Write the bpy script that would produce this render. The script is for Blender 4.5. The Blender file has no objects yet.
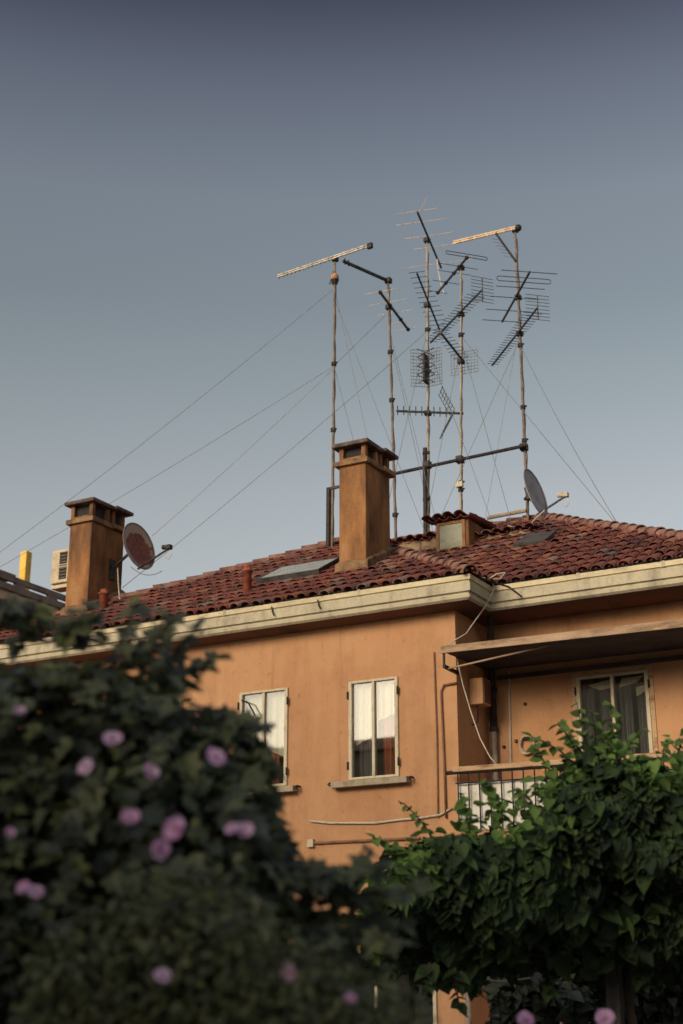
import bpy, bmesh, math, random
from math import sin, cos, pi, radians, sqrt, atan2, tan
from mathutils import Vector, Matrix, noise
random.seed(7)
R = random.random
U = random.uniform
scene = bpy.context.scene
COL = scene.collection
V = Vector

# ------------------------------------------------------------------ camera
FPX = 50 / 36 * 1024
PITCH, YAW = radians(19), radians(29.2)
CAM = V((0, 0, 1.6))
FW = V((-sin(YAW) * cos(PITCH), cos(YAW) * cos(PITCH), sin(PITCH)))
RT = V((cos(YAW), sin(YAW), 0))
UP = RT.cross(FW)
FH = V((-sin(YAW), cos(YAW), 0))
cd = bpy.data.cameras.new('camera')
cam = bpy.data.objects.new('camera', cd)
COL.objects.link(cam)
cam.location = CAM
cam.rotation_euler = (pi / 2 + PITCH, 0, YAW)
cd.lens = 50
cd.sensor_fit = 'VERTICAL'
cd.sensor_height = 36
cd.sensor_width = 24
cd.clip_end = 3000
cd.dof.use_dof = True
cd.dof.focus_distance = 18.5
cd.dof.aperture_fstop = 1.6
scene.camera = cam

# reading positions off the survey photograph: a pixel to a point of a real plane
def ray(x, y): return FW + RT * ((x - 341.5) / FPX) - UP * ((y - 512) / FPX)
def on_z(x, y, z): d = ray(x, y); return CAM + d * ((z - CAM.z) / d.z)
def on_y(x, y, Y): d = ray(x, y); return CAM + d * (Y / d.y)
def on_x(x, y, X): d = ray(x, y); return CAM + d * (X / d.x)
def on_d(x, y, D): d = ray(x, y); return CAM + d * (D / d.dot(FH))
def on_slope(x, y, z0, y0, s):
    d = ray(x, y)
    return CAM + d * ((z0 - s * y0 - CAM.z) / (d.z - s * d.y))
def world(lat, D, z): return V((0, 0, z)) + FH * D + RT * lat

# ------------------------------------------------------------------ materials
def mat(name):
    m = bpy.data.materials.new(name)
    m.use_nodes = True
    nt = m.node_tree
    b = nt.nodes['Principled BSDF']
    return m, nt, b
def node(nt, t, **kw):
    n = nt.nodes.new(t)
    for k, v in kw.items():
        if k in n.inputs.keys(): n.inputs[k].default_value = v
        else: setattr(n, k, v)
    return n
def ramp(nt, fac, stops):
    r = nt.nodes.new('ShaderNodeValToRGB')
    cr = r.color_ramp
    while len(cr.elements) < len(stops): cr.elements.new(.5)
    for e, (p, c) in zip(cr.elements, stops):
        e.position = p
        e.color = (c[0], c[1], c[2], 1) if hasattr(c, '__len__') else (c, c, c, 1)
    nt.links.new(fac, r.inputs[0])
    return r.outputs[0]
def mix(nt, fac, a, b, blend='MIX'):
    m = nt.nodes.new('ShaderNodeMix')
    m.data_type = 'RGBA'
    m.blend_type = blend
    for s, v in ((0, fac), (6, a), (7, b)):
        if hasattr(v, 'links'): nt.links.new(v, m.inputs[s])
        elif hasattr(v, '__len__'): m.inputs[s].default_value = (v[0], v[1], v[2], 1)
        else: m.inputs[s].default_value = v
    return m.outputs[2]
def noise_tex(nt, scale, detail=4, rough=.6, stretch=None, coord='Object'):
    tc = nt.nodes.new('ShaderNodeTexCoord')
    o = tc.outputs[coord]
    if stretch:
        mp = nt.nodes.new('ShaderNodeMapping')
        mp.inputs['Scale'].default_value = stretch
        nt.links.new(o, mp.inputs[0])
        o = mp.outputs[0]
    n = node(nt, 'ShaderNodeTexNoise', Scale=scale, Detail=detail, Roughness=rough)
    nt.links.new(o, n.inputs['Vector'])
    return n.outputs['Fac']
def bump(nt, b, h, strength=.3, dist=.01):
    n = node(nt, 'ShaderNodeBump', Strength=strength, Distance=dist)
    nt.links.new(h, n.inputs['Height'])
    nt.links.new(n.outputs[0], b.inputs['Normal'])
def weathered(name, base, dark, light=None, scale=2.0, stretch=None, rough=.85, metal=0, bs=.3, spec=.25, lo=.35, hi=.72, fine=40):
    """base colour with darker and lighter worn patches and a fine bump"""
    m, nt, b = mat(name)
    f = noise_tex(nt, scale, 6, .65, stretch)
    st = [(lo, dark), (.5, base), (hi, light or base)]
    c = ramp(nt, f, st)
    f2 = noise_tex(nt, fine, 3)
    c = mix(nt, .35, c, ramp(nt, f2, [(.3, .55), (.7, 1.0)]), 'MULTIPLY')
    nt.links.new(c, b.inputs['Base Color'])
    b.inputs['Roughness'].default_value = rough
    b.inputs['Metallic'].default_value = metal
    b.inputs['Specular IOR Level'].default_value = spec
    if bs: bump(nt, b, f2, bs, .006)
    return m

M = {}
# plaster: warm peach orange with long faint stains
m, nt, b = mat('plaster')
f = noise_tex(nt, .55, 6, .62, (1, 1, .55))
c = ramp(nt, f, [(.28, (.42, .212, .110)), (.5, (.49, .262, .136)), (.75, (.53, .30, .160))])
f3 = noise_tex(nt, 1.6, 5, .7, (2.2, 2.2, .22))
c = mix(nt, .28, c, ramp(nt, f3, [(.30, (.60, .55, .52)), (.52, (1, 1, 1))]), 'MULTIPLY')
f4 = noise_tex(nt, 9, 6, .75)
c = mix(nt, .6, c, ramp(nt, f4, [(.28, (.55, .48, .44)), (.42, (1, 1, 1))]), 'MULTIPLY')
f5 = noise_tex(nt, .9, 8, .75)
c = mix(nt, .5, c, ramp(nt, f5, [(.34, (.72, .66, .62)), (.50, (1, 1, 1)), (.70, (1.12, 1.12, 1.12))]), 'MULTIPLY')
f8 = noise_tex(nt, 1, 3, .6, (7, 7, .35))
c = mix(nt, .5, c, ramp(nt, f8, [(.24, (.55, .48, .44)), (.36, (1, 1, 1))]), 'MULTIPLY')
f6 = noise_tex(nt, 70, 4, .8)
c = mix(nt, .35, c, ramp(nt, f6, [(.35, .72), (.6, 1.06)]), 'MULTIPLY')
f2 = noise_tex(nt, 60, 3)
nt.links.new(c, b.inputs['Base Color'])
b.inputs['Roughness'].default_value = .92
b.inputs['Specular IOR Level'].default_value = .15
bump(nt, b, f2, .35, .006)
M['plaster'] = m

# chimney render: ochre brown, sooty streaks
m, nt, b = mat('chimney_render')
f = noise_tex(nt, 1.5, 5, .6, (1.6, 1.6, .5))
c = ramp(nt, f, [(.32, (.065, .04, .028)), (.46, (.19, .095, .048)), (.60, (.31, .150, .062)), (.78, (.36, .23, .13))])
f2 = noise_tex(nt, 26, 5, .7)
c = mix(nt, .3, c, ramp(nt, f2, [(.32, .4), (.55, 1.)]), 'MULTIPLY')
nt.links.new(c, b.inputs['Base Color'])
b.inputs['Roughness'].default_value = .95
b.inputs['Specular IOR Level'].default_value = .1
bump(nt, b, f2, .6, .012)
M['chimney'] = m
M['soot'] = weathered('sooty_slab', (.095, .068, .055), (.045, .035, .03), (.22, .16, .12), 6)
M['collar'] = weathered('collar_render', (.22, .125, .065), (.07, .045, .03), (.30, .19, .10), 5)

# roof tiles: per-tile colour plus lichen
m, nt, b = mat('roof_tiles')
g = nt.nodes.new('ShaderNodeNewGeometry')
c = ramp(nt, g.outputs['Random Per Island'], [(0, (.11, .055, .052)), (.2, (.19, .072, .060)), (.45, (.235, .080, .062)),
    (.62, (.17, .070, .062)), (.78, (.28, .10, .068)), (.88, (.33, .14, .085)), (.94, (.27, .18, .15)), (1, (.15, .11, .10))])
f = noise_tex(nt, 2.2, 6, .7)
c = mix(nt, .6, c, ramp(nt, f, [(.30, (.50, .47, .47)), (.56, (1, 1, 1))]), 'MULTIPLY')
f2 = noise_tex(nt, 22, 5, .7)
c = mix(nt, .55, c, ramp(nt, f2, [(.3, .5), (.6, 1.1)]), 'MULTIPLY')
f7 = noise_tex(nt, 5, 6, .8)
c = mix(nt, ramp(nt, f7, [(.60, 0.), (.72, .55)]), c, (.20, .16, .12))
nt.links.new(c, b.inputs['Base Color'])
b.inputs['Roughness'].default_value = .93
b.inputs['Specular IOR Level'].default_value = .12
bump(nt, b, f2, .5, .01)
M['tile'] = m
M['cap_tile'] = weathered('ridge_cap_tiles', (.24, .12, .095), (.11, .06, .055), (.32, .20, .16), 5, None, .93, spec=.12)
M['mortar'] = weathered('mortar', (.24, .165, .10), (.11, .08, .06), (.33, .25, .17), 4, (1, 1, 2))
M['lip'] = weathered('lit_gutter_lip', (.60, .50, .32), (.42, .34, .22), (.68, .58, .38), 1.6, (1, 1, 5), .6, lo=.3, fine=18)  # cornice cream made brighter, the light on the lip put into its colour
M['cornice'] = weathered('cream_cornice_paint', (.47, .41, .29), (.24, .21, .155), (.55, .485, .35), 2.4, (1.6, 1.6, .5), .7, lo=.3, fine=22)
M['soffit'] = weathered('soffit_boards', (.17, .075, .05), (.10, .05, .035), None, 1.5)
M['frame'] = weathered('window_paint', (.56, .48, .34), (.40, .33, .22), (.60, .52, .38), 18, (1, 1, .3), .55)
M['sill'] = weathered('sill_stone', (.38, .31, .22), (.27, .21, .15), (.42, .34, .25), 9)
M['dark_iron'] = weathered('dark_iron', (.028, .024, .026), (.014, .012, .014), (.06, .04, .035), 14, None, .55, .2)
M['rust_pole'] = weathered('rusty_mast_steel', (.19, .135, .095), (.085, .055, .04), (.34, .26, .19), 3.2, (1, 1, 1), .6, .15, lo=.3, hi=.72)
M['pale_pole'] = weathered('pale_mast_steel', (.36, .29, .21), (.22, .16, .11), (.44, .37, .28), 2.6, (1, 1, 1), .55, .2)
M['alu'] = weathered('weathered_aluminium', (.42, .36, .29), (.16, .13, .11), (.58, .52, .44), 10, None, .45, .45)
M['dark_alu'] = weathered('blackened_aluminium', (.055, .052, .055), (.025, .024, .026), (.11, .10, .095), 10, None, .5, .3)
M['grid'] = weathered('grid_wire', (.12, .12, .12), (.05, .05, .05), (.2, .2, .19), 10, None, .5, .4)
M['tan_boom'] = weathered('tan_boom', (.60, .44, .29), (.38, .25, .15), (.68, .53, .37), 8, None, .6)
M['wire'] = weathered('guy_wire', (.20, .19, .18), (.14, .13, .12), None, 5, None, .5, .3, bs=0)
M['white_cable'] = weathered('pale_cable', (.52, .47, .38), (.36, .30, .22), None, 7, bs=0)
M['brown_pipe'] = weathered('brown_pipe', (.25, .125, .075), (.15, .08, .05), (.32, .17, .10), 6)
M['grey_pipe'] = weathered('grey_pipe', (.34, .27, .22), (.14, .11, .09), (.44, .37, .30), 6, None, .5)
M['black_pipe'] = weathered('black_pipe', (.035, .03, .032), (.02, .018, .02), (.07, .055, .05), 8)
M['terracotta'] = weathered('terracotta_pipe', (.30, .085, .045), (.12, .04, .03), (.36, .12, .07), 9)
M['rust_ball'] = weathered('rust_ball', (.38, .19, .09), (.22, .09, .04), (.46, .28, .15), 9)
M['dish'] = weathered('dish_grey', (.30, .28, .30), (.22, .20, .22), (.35, .33, .35), 3, None, .6)
M['white_panel'] = weathered('white_sheet', (.70, .66, .57), (.50, .45, .36), (.78, .74, .66), 4)
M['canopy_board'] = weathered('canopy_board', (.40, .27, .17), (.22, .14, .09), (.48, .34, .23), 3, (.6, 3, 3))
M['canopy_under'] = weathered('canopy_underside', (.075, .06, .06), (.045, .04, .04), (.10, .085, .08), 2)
M['handrail'] = weathered('handrail_wood', (.50, .32, .18), (.24, .14, .08), (.50, .35, .22), 5, (.6, 3, 3))
M['dormer_frame'] = weathered('dormer_frame_paint', (.34, .17, .08), (.2, .1, .06), (.4, .22, .11), 6)
M['dull_pane'] = weathered('dull_pane', (.40, .40, .30), (.28, .29, .22), (.48, .47, .36), 4, None, .4)
M['box'] = weathered('beige_box', (.52, .43, .29), (.36, .29, .2), (.58, .5, .36), 5, None, .6)
M['slot'] = weathered('dark_slot', (.03, .028, .03), (.02, .02, .02), None, 5)
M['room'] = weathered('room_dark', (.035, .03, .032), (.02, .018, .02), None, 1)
M['shutter'] = weathered('dark_shutter', (.06, .055, .055), (.03, .03, .03), (.09, .08, .075), 4)
M['far_wall'] = weathered('far_plaster', (.55, .45, .31), (.38, .30, .2), (.6, .5, .36), 1)
M['far_trim'] = weathered('far_trim', (.20, .145, .12), (.12, .085, .075), (.25, .185, .155), 2)
M['far_board'] = weathered('far_board', (.50, .37, .24), (.34, .25, .17), (.56, .43, .3), 2)
M['yellow'] = weathered('yellow_post', (.72, .46, .09), (.55, .33, .06), (.8, .55, .14), 4)
M['ground'] = weathered('pale_bounce_ground', (.30, .27, .23), (.22, .20, .17), (.36, .33, .29), .4, bs=.6)  # unseen ground, made pale to bounce added light into the planting
M['bark'] = weathered('bark', (.075, .055, .04), (.035, .028, .022), (.12, .09, .065), 12, (1, 1, .3), .9)
M['wood'] = weathered('dark_timber', (.05, .042, .04), (.028, .025, .024), (.08, .065, .055), 6, (3, 3, .5))

# rusty dish face: pale rim, rust in the middle
m, nt, b = mat('rusty_dish')
tc = nt.nodes.new('ShaderNodeTexCoord')
f = noise_tex(nt, 5, 6, .7)
ln = node(nt, 'ShaderNodeVectorMath', operation='LENGTH')
mp = nt.nodes.new('ShaderNodeMapping'); mp.inputs['Location'].default_value = (.12, .10, 0)
nt.links.new(tc.outputs['UV'], mp.inputs[0]); nt.links.new(mp.outputs[0], ln.inputs[0])
ad = node(nt, 'ShaderNodeMath', operation='MULTIPLY_ADD')
nt.links.new(f, ad.inputs[0]); ad.inputs[1].default_value = .9
nt.links.new(ln.outputs['Value'], ad.inputs[2])
mr2 = node(nt, 'ShaderNodeMapRange'); mr2.inputs['From Min'].default_value = .7; mr2.inputs['From Max'].default_value = 1.75
nt.links.new(ad.outputs[0], mr2.inputs[0])
f2 = noise_tex(nt, 14, 5, .7)
rc = ramp(nt, f2, [(.3, (.05, .022, .018)), (.5, (.17, .05, .03)), (.7, (.26, .085, .045))])
c = mix(nt, ramp(nt, mr2.outputs[0], [(.45, 0.), (.55, 1.)]), rc, (.33, .26, .21))
nt.links.new(c, b.inputs['Base Color'])
b.inputs['Roughness'].default_value = .75
M['rusty_dish'] = m

# glass: thin pane that mirrors part of the sky
m, nt, b = mat('window_glass')
nt.nodes.remove(b)
out = nt.nodes['Material Output']
tr = node(nt, 'ShaderNodeBsdfTransparent')
tr.inputs[0].default_value = (.86, .88, .86, 1)
gl = node(nt, 'ShaderNodeBsdfGlossy', Roughness=.02)
lw = node(nt, 'ShaderNodeLayerWeight', Blend=.32)
mr = node(nt, 'ShaderNodeMapRange')
mr.inputs['To Min'].default_value = .11
mr.inputs['To Max'].default_value = .9
nt.links.new(lw.outputs['Fresnel'], mr.inputs[0])
ms = node(nt, 'ShaderNodeMixShader')
nt.links.new(mr.outputs[0], ms.inputs[0]); nt.links.new(tr.outputs[0], ms.inputs[1]); nt.links.new(gl.outputs[0], ms.inputs[2])
nt.links.new(ms.outputs[0], out.inputs[0])
M['glass'] = m

def cloth_mat(name, col, dark):
    m, nt, b = mat(name)
    f = noise_tex(nt, 14, 4, .6, (3, 1, .12))
    c = ramp(nt, f, [(.3, dark), (.65, col)])
    nt.links.new(c, b.inputs['Base Color'])
    b.inputs['Roughness'].default_value = .9
    return m
M['curtain'] = cloth_mat('cream_curtain', (.82, .76, .56), (.62, .56, .40))
M['drape'] = cloth_mat('rust_drape', (.50, .13, .04), (.28, .06, .025))
M['net'] = cloth_mat('grey_net_curtain', (.17, .155, .165), (.085, .08, .09))

def leaf_mat(name, cols, trans=.25, rough=.5, spec=.5):
    m, nt, b = mat(name)
    g = nt.nodes.new('ShaderNodeNewGeometry')
    n = len(cols)
    c = ramp(nt, g.outputs['Random Per Island'], [(i / (n - 1), k) for i, k in enumerate(cols)])
    f = noise_tex(nt, 1.3, 3)
    c = mix(nt, .6, c, ramp(nt, f, [(.35, .75), (.65, 1.3)]), 'MULTIPLY')
    nt.links.new(c, b.inputs['Base Color'])
    b.inputs['Roughness'].default_value = rough
    b.inputs['Specular IOR Level'].default_value = spec
    t = node(nt, 'ShaderNodeBsdfTranslucent')
    nt.links.new(c, t.inputs[0])
    ms = node(nt, 'ShaderNodeMixShader')
    ms.inputs[0].default_value = trans
    nt.links.new(b.outputs[0], ms.inputs[1]); nt.links.new(t.outputs[0], ms.inputs[2])
    nt.links.new(ms.outputs[0], nt.nodes['Material Output'].inputs[0])
    return m
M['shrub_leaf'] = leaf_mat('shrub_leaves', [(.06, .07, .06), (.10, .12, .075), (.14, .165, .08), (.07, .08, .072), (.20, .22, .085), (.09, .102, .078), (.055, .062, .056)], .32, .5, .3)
M['fine_leaf'] = leaf_mat('young_shrub_leaves', [(.085, .095, .055), (.12, .135, .06), (.17, .18, .07), (.10, .105, .07)], .35, .5)
M['vine_leaf'] = leaf_mat('vine_leaves', [(.028, .042, .030), (.04, .064, .032), (.052, .088, .032), (.032, .048, .030), (.046, .074, .032), (.036, .054, .031), (.03, .046, .03), (.08, .135, .042), (.034, .05, .03), (.06, .10, .035)], .3, .75, .15)
M['vine_young_lit'] = leaf_mat('young_lit_vine_leaves', [(.07, .12, .035), (.11, .19, .05), (.15, .25, .06), (.09, .15, .04), (.20, .31, .085)], .4, .7, .2)  # young leaf greens, lightened further in place of sun on the vine top
M['ivy_leaf'] = leaf_mat('ivy_leaves', [(.05, .058, .048), (.065, .074, .052), (.075, .088, .052)], .1)
m, nt, b = mat('petals')
g = nt.nodes.new('ShaderNodeNewGeometry')
tc = nt.nodes.new('ShaderNodeTexCoord')
c = ramp(nt, noise_tex(nt, 30, 3), [(.3, (.88, .46, .76)), (.7, (.94, .72, .88))])
nt.links.new(c, b.inputs['Base Color'])
b.inputs['Roughness'].default_value = .7
t = node(nt, 'ShaderNodeBsdfTranslucent'); nt.links.new(c, t.inputs[0])
ms = node(nt, 'ShaderNodeMixShader'); ms.inputs[0].default_value = .35
nt.links.new(b.outputs[0], ms.inputs[1]); nt.links.new(t.outputs[0], ms.inputs[2])
nt.links.new(ms.outputs[0], nt.nodes['Material Output'].inputs[0])
M['petal'] = m
M['eye'] = weathered('flower_eye', (.42, .05, .16), (.35, .03, .12), None, 20)
M['stamen'] = weathered('stamen', (.8, .72, .5), (.7, .6, .4), None, 20)

# ------------------------------------------------------------------ objects
LOC = {}
def empty(name, loc, label, cat, group=None):
    o = bpy.data.objects.new(name, None)
    COL.objects.link(o)
    o.location = loc
    o.empty_display_size = .2
    LOC[o.name] = V(loc)
    o['label'] = label; o['category'] = cat
    if group: o['group'] = group
    return o
def tag(o, label, cat, group=None):
    o['label'] = label; o['category'] = cat
    if group: o['group'] = group
    return o

class MB:
    def __init__(s): s.v = []; s.f = []
    def add(s, vs, fs):
        n = len(s.v)
        s.v += [V(p) for p in vs]
        s.f += [tuple(i + n for i in f) for f in fs]
        return s
    def box(s, x0, x1, y0, y1, z0, z1):
        vs = [(x, y, z) for z in (z0, z1) for y in (y0, y1) for x in (x0, x1)]
        return s.add(vs, [(0, 2, 3, 1), (4, 5, 7, 6), (0, 1, 5, 4), (2, 6, 7, 3), (0, 4, 6, 2), (1, 3, 7, 5)])
    def obox(s, c, ax, ay, az):
        c = V(c); vs = []
        for k in (-1, 1):
            for j in (-1, 1):
                for i in (-1, 1): vs.append(c + ax * i + ay * j + az * k)
        return s.add(vs, [(0, 2, 3, 1), (4, 5, 7, 6), (0, 1, 5, 4), (2, 6, 7, 3), (0, 4, 6, 2), (1, 3, 7, 5)])
    def bar(s, a, b, w, h=None, up=V((0, 0, 1))):
        a, b = V(a), V(b)
        d = (b - a)
        x = d.normalized()
        y = up.cross(x)
        if y.length < 1e-4: y = V((1, 0, 0)).cross(x)
        y.normalize()
        z = x.cross(y)
        return s.obox((a + b) / 2, d / 2, y * w / 2, z * (h or w) / 2)
    def tube(s, pts, r, n=8, cap=True):
        pts = [V(p) for p in pts]
        rs = r if hasattr(r, '__len__') else [r] * len(pts)
        base = len(s.v)
        nx = None
        for i, p in enumerate(pts):
            t = (pts[min(i + 1, len(pts) - 1)] - pts[max(i - 1, 0)]).normalized()
            if nx is None:
                nx = t.cross(V((0, 0, 1)))
                if nx.length < 1e-3: nx = t.cross(V((1, 0, 0)))
            nx = (nx - t * nx.dot(t)).normalized()
            ny = t.cross(nx)
            for k in range(n):
                a = 2 * pi * k / n
                s.v.append(p + (nx * cos(a) + ny * sin(a)) * rs[i])
        for i in range(len(pts) - 1):
            for k in range(n):
                a = base + i * n + k; b = base + i * n + (k + 1) % n
                s.f.append((a, b, b + n, a + n))
        if cap:
            s.f.append(tuple(base + k for k in reversed(range(n))))
            e = base + (len(pts) - 1) * n
            s.f.append(tuple(e + k for k in range(n)))
        return s
    def sphere(s, c, r, n=10, sq=1):
        c = V(c)
        base = len(s.v); m = n // 2
        for i in range(m + 1):
            th = pi * i / m
            for k in range(n):
                a = 2 * pi * k / n
                s.v.append(c + V((sin(th) * cos(a), sin(th) * sin(a), cos(th) * sq)) * r)
        for i in range(m):
            for k in range(n):
                s.f.append((base + i * n + k, base + (i + 1) * n + k, base + (i + 1) * n + (k + 1) % n, base + i * n + (k + 1) % n))
        return s
    def build(s, name, m, parent=None, smooth=False, bevel=0, loc=None):
        if parent is not None: o0 = LOC[parent.name]
        elif loc is not None: o0 = V(loc)
        else:
            o0 = V((sum(p.x for p in s.v) / len(s.v), sum(p.y for p in s.v) / len(s.v), min(p.z for p in s.v)))
        me = bpy.data.meshes.new(name)
        me.from_pydata([p - o0 for p in s.v], [], s.f)
        if smooth: me.polygons.foreach_set('use_smooth', [True] * len(me.polygons))
        me.materials.append(M[m] if isinstance(m, str) else m)
        me.update()
        o = bpy.data.objects.new(name, me)
        COL.objects.link(o)
        LOC[o.name] = o0
        if parent is not None: o.parent = parent
        else: o.location = o0
        if bevel:
            bv = o.modifiers.new('bevel', 'BEVEL')
            bv.width = bevel; bv.segments = 2; bv.limit_method = 'ANGLE'
        return o

def sag(a, b, drop, n=14, wob=0):
    a, b = V(a), V(b)
    out = []
    for i in range(n + 1):
        t = i / n
        p = a.lerp(b, t)
        p.z -= drop * 4 * t * (1 - t)
        if wob and 0 < i < n: p += V((U(-wob, wob), U(-wob, wob), U(-wob, wob)))
        out.append(p)
    return out

def struct(o):
    o['kind'] = 'structure'
    return o

# ------------------------------------------------------------------ ground
struct(MB().add([(-400, -400, 0), (400, -400, 0), (400, 400, 0), (-400, 400, 0)], [(0, 1, 2, 3)]).build('ground', 'ground', loc=(0, 0, 0)))

# ------------------------------------------------------------------ the house
YA, YB = 19.2, 20.35                  # facade planes: projecting wing and recessed wing
XC, XL, XR = -8.75, -19.6, -4.85      # corner, left end, right end
GA, GB, GX, GR, GL = 18.75, 19.55, -8.28, -4.35, -20.0   # gutter lines
ZE, ZR, S = 7.65, 10.3, .55
house = empty('apartment_house', (-12, 21, 0), 'peach orange house with red tiled hip roof, cream eaves and a canopied balcony', 'house')

def wall_with_holes(mb, p0, du, z0, z1, L, holes, depth_dir, depth=.12):
    """vertical wall sheet from p0 along du, with openings (a,b,c,d) and their reveals"""
    us = sorted({0, L, *[h[0] for h in holes], *[h[1] for h in holes]})
    zs = sorted({z0, z1, *[h[2] for h in holes], *[h[3] for h in holes]})
    P = lambda u, z, k=0: V((p0[0], p0[1], 0)) + du * u + V((0, 0, z)) + depth_dir * k
    for i in range(len(us) - 1):
        for j in range(len(zs) - 1):
            uc, zc = (us[i] + us[i + 1]) / 2, (zs[j] + zs[j + 1]) / 2
            if any(h[0] < uc < h[1] and h[2] < zc < h[3] for h in holes): continue
            mb.add([P(us[i], zs[j]), P(us[i + 1], zs[j]), P(us[i + 1], zs[j + 1]), P(us[i], zs[j + 1])], [(0, 1, 2, 3)])
    for a, b, c, d in holes:
        q = [(a, c), (b, c), (b, d), (a, d)]
        for k in range(4):
            e, g = q[k], q[(k + 1) % 4]
            mb.add([P(*e), P(*g), P(*g, depth), P(*e, depth)], [(0, 1, 2, 3)])

WA = [(-10.57, -9.75, 4.80, 6.33), (-12.60, -11.72, 4.80, 6.36), (-14.66, -13.78, 4.80, 6.36), (-16.7, -15.84, 4.80, 6.36)]
WG = [(-11.1, -9.2, .4, 2.3), (-14.5, -13.2, .7, 2.35)]
WB = (-7.26, -6.17, 3.96, 6.27)
wm = MB()
X = V((1, 0, 0))
hA = [(a - XL, b - XL, c, d) for a, b, c, d in WA + WG]
wall_with_holes(wm, (XL, YA), X, 0, 7.6, XC - XL, hA, V((0, 1, 0)))
wall_with_holes(wm, (XC, YB), X, 0, 7.6, XR - XC, [(WB[0] - XC, WB[1] - XC, WB[2], WB[3])], V((0, 1, 0)))
for quad in ([(XC, YA), (XC, YB)], [(XR, YB), (XR, 28.8)], [(XR, 28.8), (XL, 28.8)], [(XL, 28.8), (XL, YA)]):
    (a, b), (c, d) = quad
    wm.add([(a, b, 0), (c, d, 0), (c, d, 7.6), (a, b, 7.6)], [(0, 1, 2, 3)])
wall = wm.build('wall', 'plaster', house)

# cornice with built-in gutter, mitred round the step of the facade
prof = [(-.03, 7.60), (-.014, 7.66), (0, 7.655), (0, 7.578), (-.028, 7.57), (-.028, 7.54), (-.008, 7.53), (-.012, 7.405), (-.055, 7.395), (-.055, 7.365), (-.024, 7.355), (-.03, 7.31), (-.07, 7.28)]
path = [(GL, 29.2, 1, 1), (GL, GA, 1, 1), (GX, GA, -1, 1), (GX, GB, -1, 1), (GR, GB, -1, 1), (GR, 29.2, -1, -1)]
# outward (o<0 means inset): at each corner the inset moves along x by sx*|o|, y by |o|
corner = [(GL, 29.2, 1, -1), (GL, GA, 1, 1), (GX, GA, -1, 1), (GX, GB, -1, 1), (GR, GB, -1, 1), (GR, 29.2, -1, -1)]
cm = MB()
rows = []
for x, y, sx, sy in corner:
    rows.append([V((x + sx * -o, y + sy * -o, z)) for o, z in prof])
n = len(prof)
cm.v = [p for r in rows for p in r]
for i in range(len(rows) - 1):
    for j in range(n - 1):
        a = i * n + j
        cm.f.append((a, a + 1, a + 1 + n, a + n))
lipm = MB(); lipm.v = list(cm.v)
lipm.f = [f for k, f in enumerate(cm.f) if k % (n - 1) < 4]
cm.f = [f for k, f in enumerate(cm.f) if k % (n - 1) >= 4]
def prune(mb):
    used = sorted({i for f in mb.f for i in f}); mp_ = {o: i for i, o in enumerate(used)}
    mb.v = [mb.v[i] for i in used]; mb.f = [tuple(mp_[i] for i in f) for f in mb.f]
prune(lipm); prune(cm)
cornice = cm.build('cornice', 'cornice', house)
lipm.build('gutter', 'lip', house)
gb = MB()
for k in range(1, 4):
    (x, y, sx, sy), (x2, y2, sx2, sy2) = corner[k], corner[k + 1]
    e = .035
    gb.add([(x + sx * e, y + sy * e, 7.50), (x2 + sx2 * e, y2 + sy2 * e, 7.50), (x2 + sx2 * e, y2 + sy2 * e, 7.70), (x + sx * e, y + sy * e, 7.70)], [(0, 1, 2, 3)])
gb.build('eaves_gap_shade', 'slot', house)  # added dark strip standing in for shade between eave tiles and gutter
# soffit boards
sm = MB()
ins = .07
sm.add([(GL + ins, GA + ins, 7.282), (GX - ins, GA + ins, 7.282), (XC, YA, 7.25), (XL, YA, 7.25)], [(0, 1, 2, 3)])
sm.add([(GX - ins, GA + ins, 7.282), (GX - ins, GB + ins, 7.282), (XC, YB, 7.25), (XC, YA, 7.25)], [(0, 1, 2, 3)])
sm.add([(GX - ins, GB + ins, 7.282), (GR - ins, GB + ins, 7.282), (XR, YB, 7.25), (XC, YB, 7.25)], [(0, 1, 2, 3)])
sm.add([(GR - ins, GB + ins, 7.282), (GR - ins, 29.1, 7.282), (XR, 28.8, 7.25), (XR, YB, 7.25)], [(0, 1, 2, 3)])
sm.build('soffit', 'soffit', house)
for x in (-10.2, -12.7, -15.3, -17.8):
    MB().box(x, x + .05, GA - .006, GA + .02, 7.572, 7.668).build('gutter_joint', 'cornice', house)
for x in (-6.9, -5.6):
    MB().box(x, x + .05, GB - .006, GB + .02, 7.572, 7.668).build('gutter_joint', 'cornice', house)
# gutter brackets seen as dark straps on the cornice
for px, py in ((272, 606), (318, 600)):
    p = on_y(px, py, GA)
    g = MB().bar((p.x, GA - .012, 7.60), (p.x + .02, GA - .012, 7.52), .03, .012).bar((p.x + .02, GA - .02, 7.52), (p.x + .06, GA - .03, 7.44), .02, .014)
    g.build('gutter_strap', 'dark_iron', house)
g = MB().tube([(GX + .12, GB - .01, 7.68), (GX + .3, GB - .02, 7.60), (GX + .5, GB - .02, 7.42)], .014, 6)
g.build('gutter_strap', 'dark_iron', house)

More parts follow.
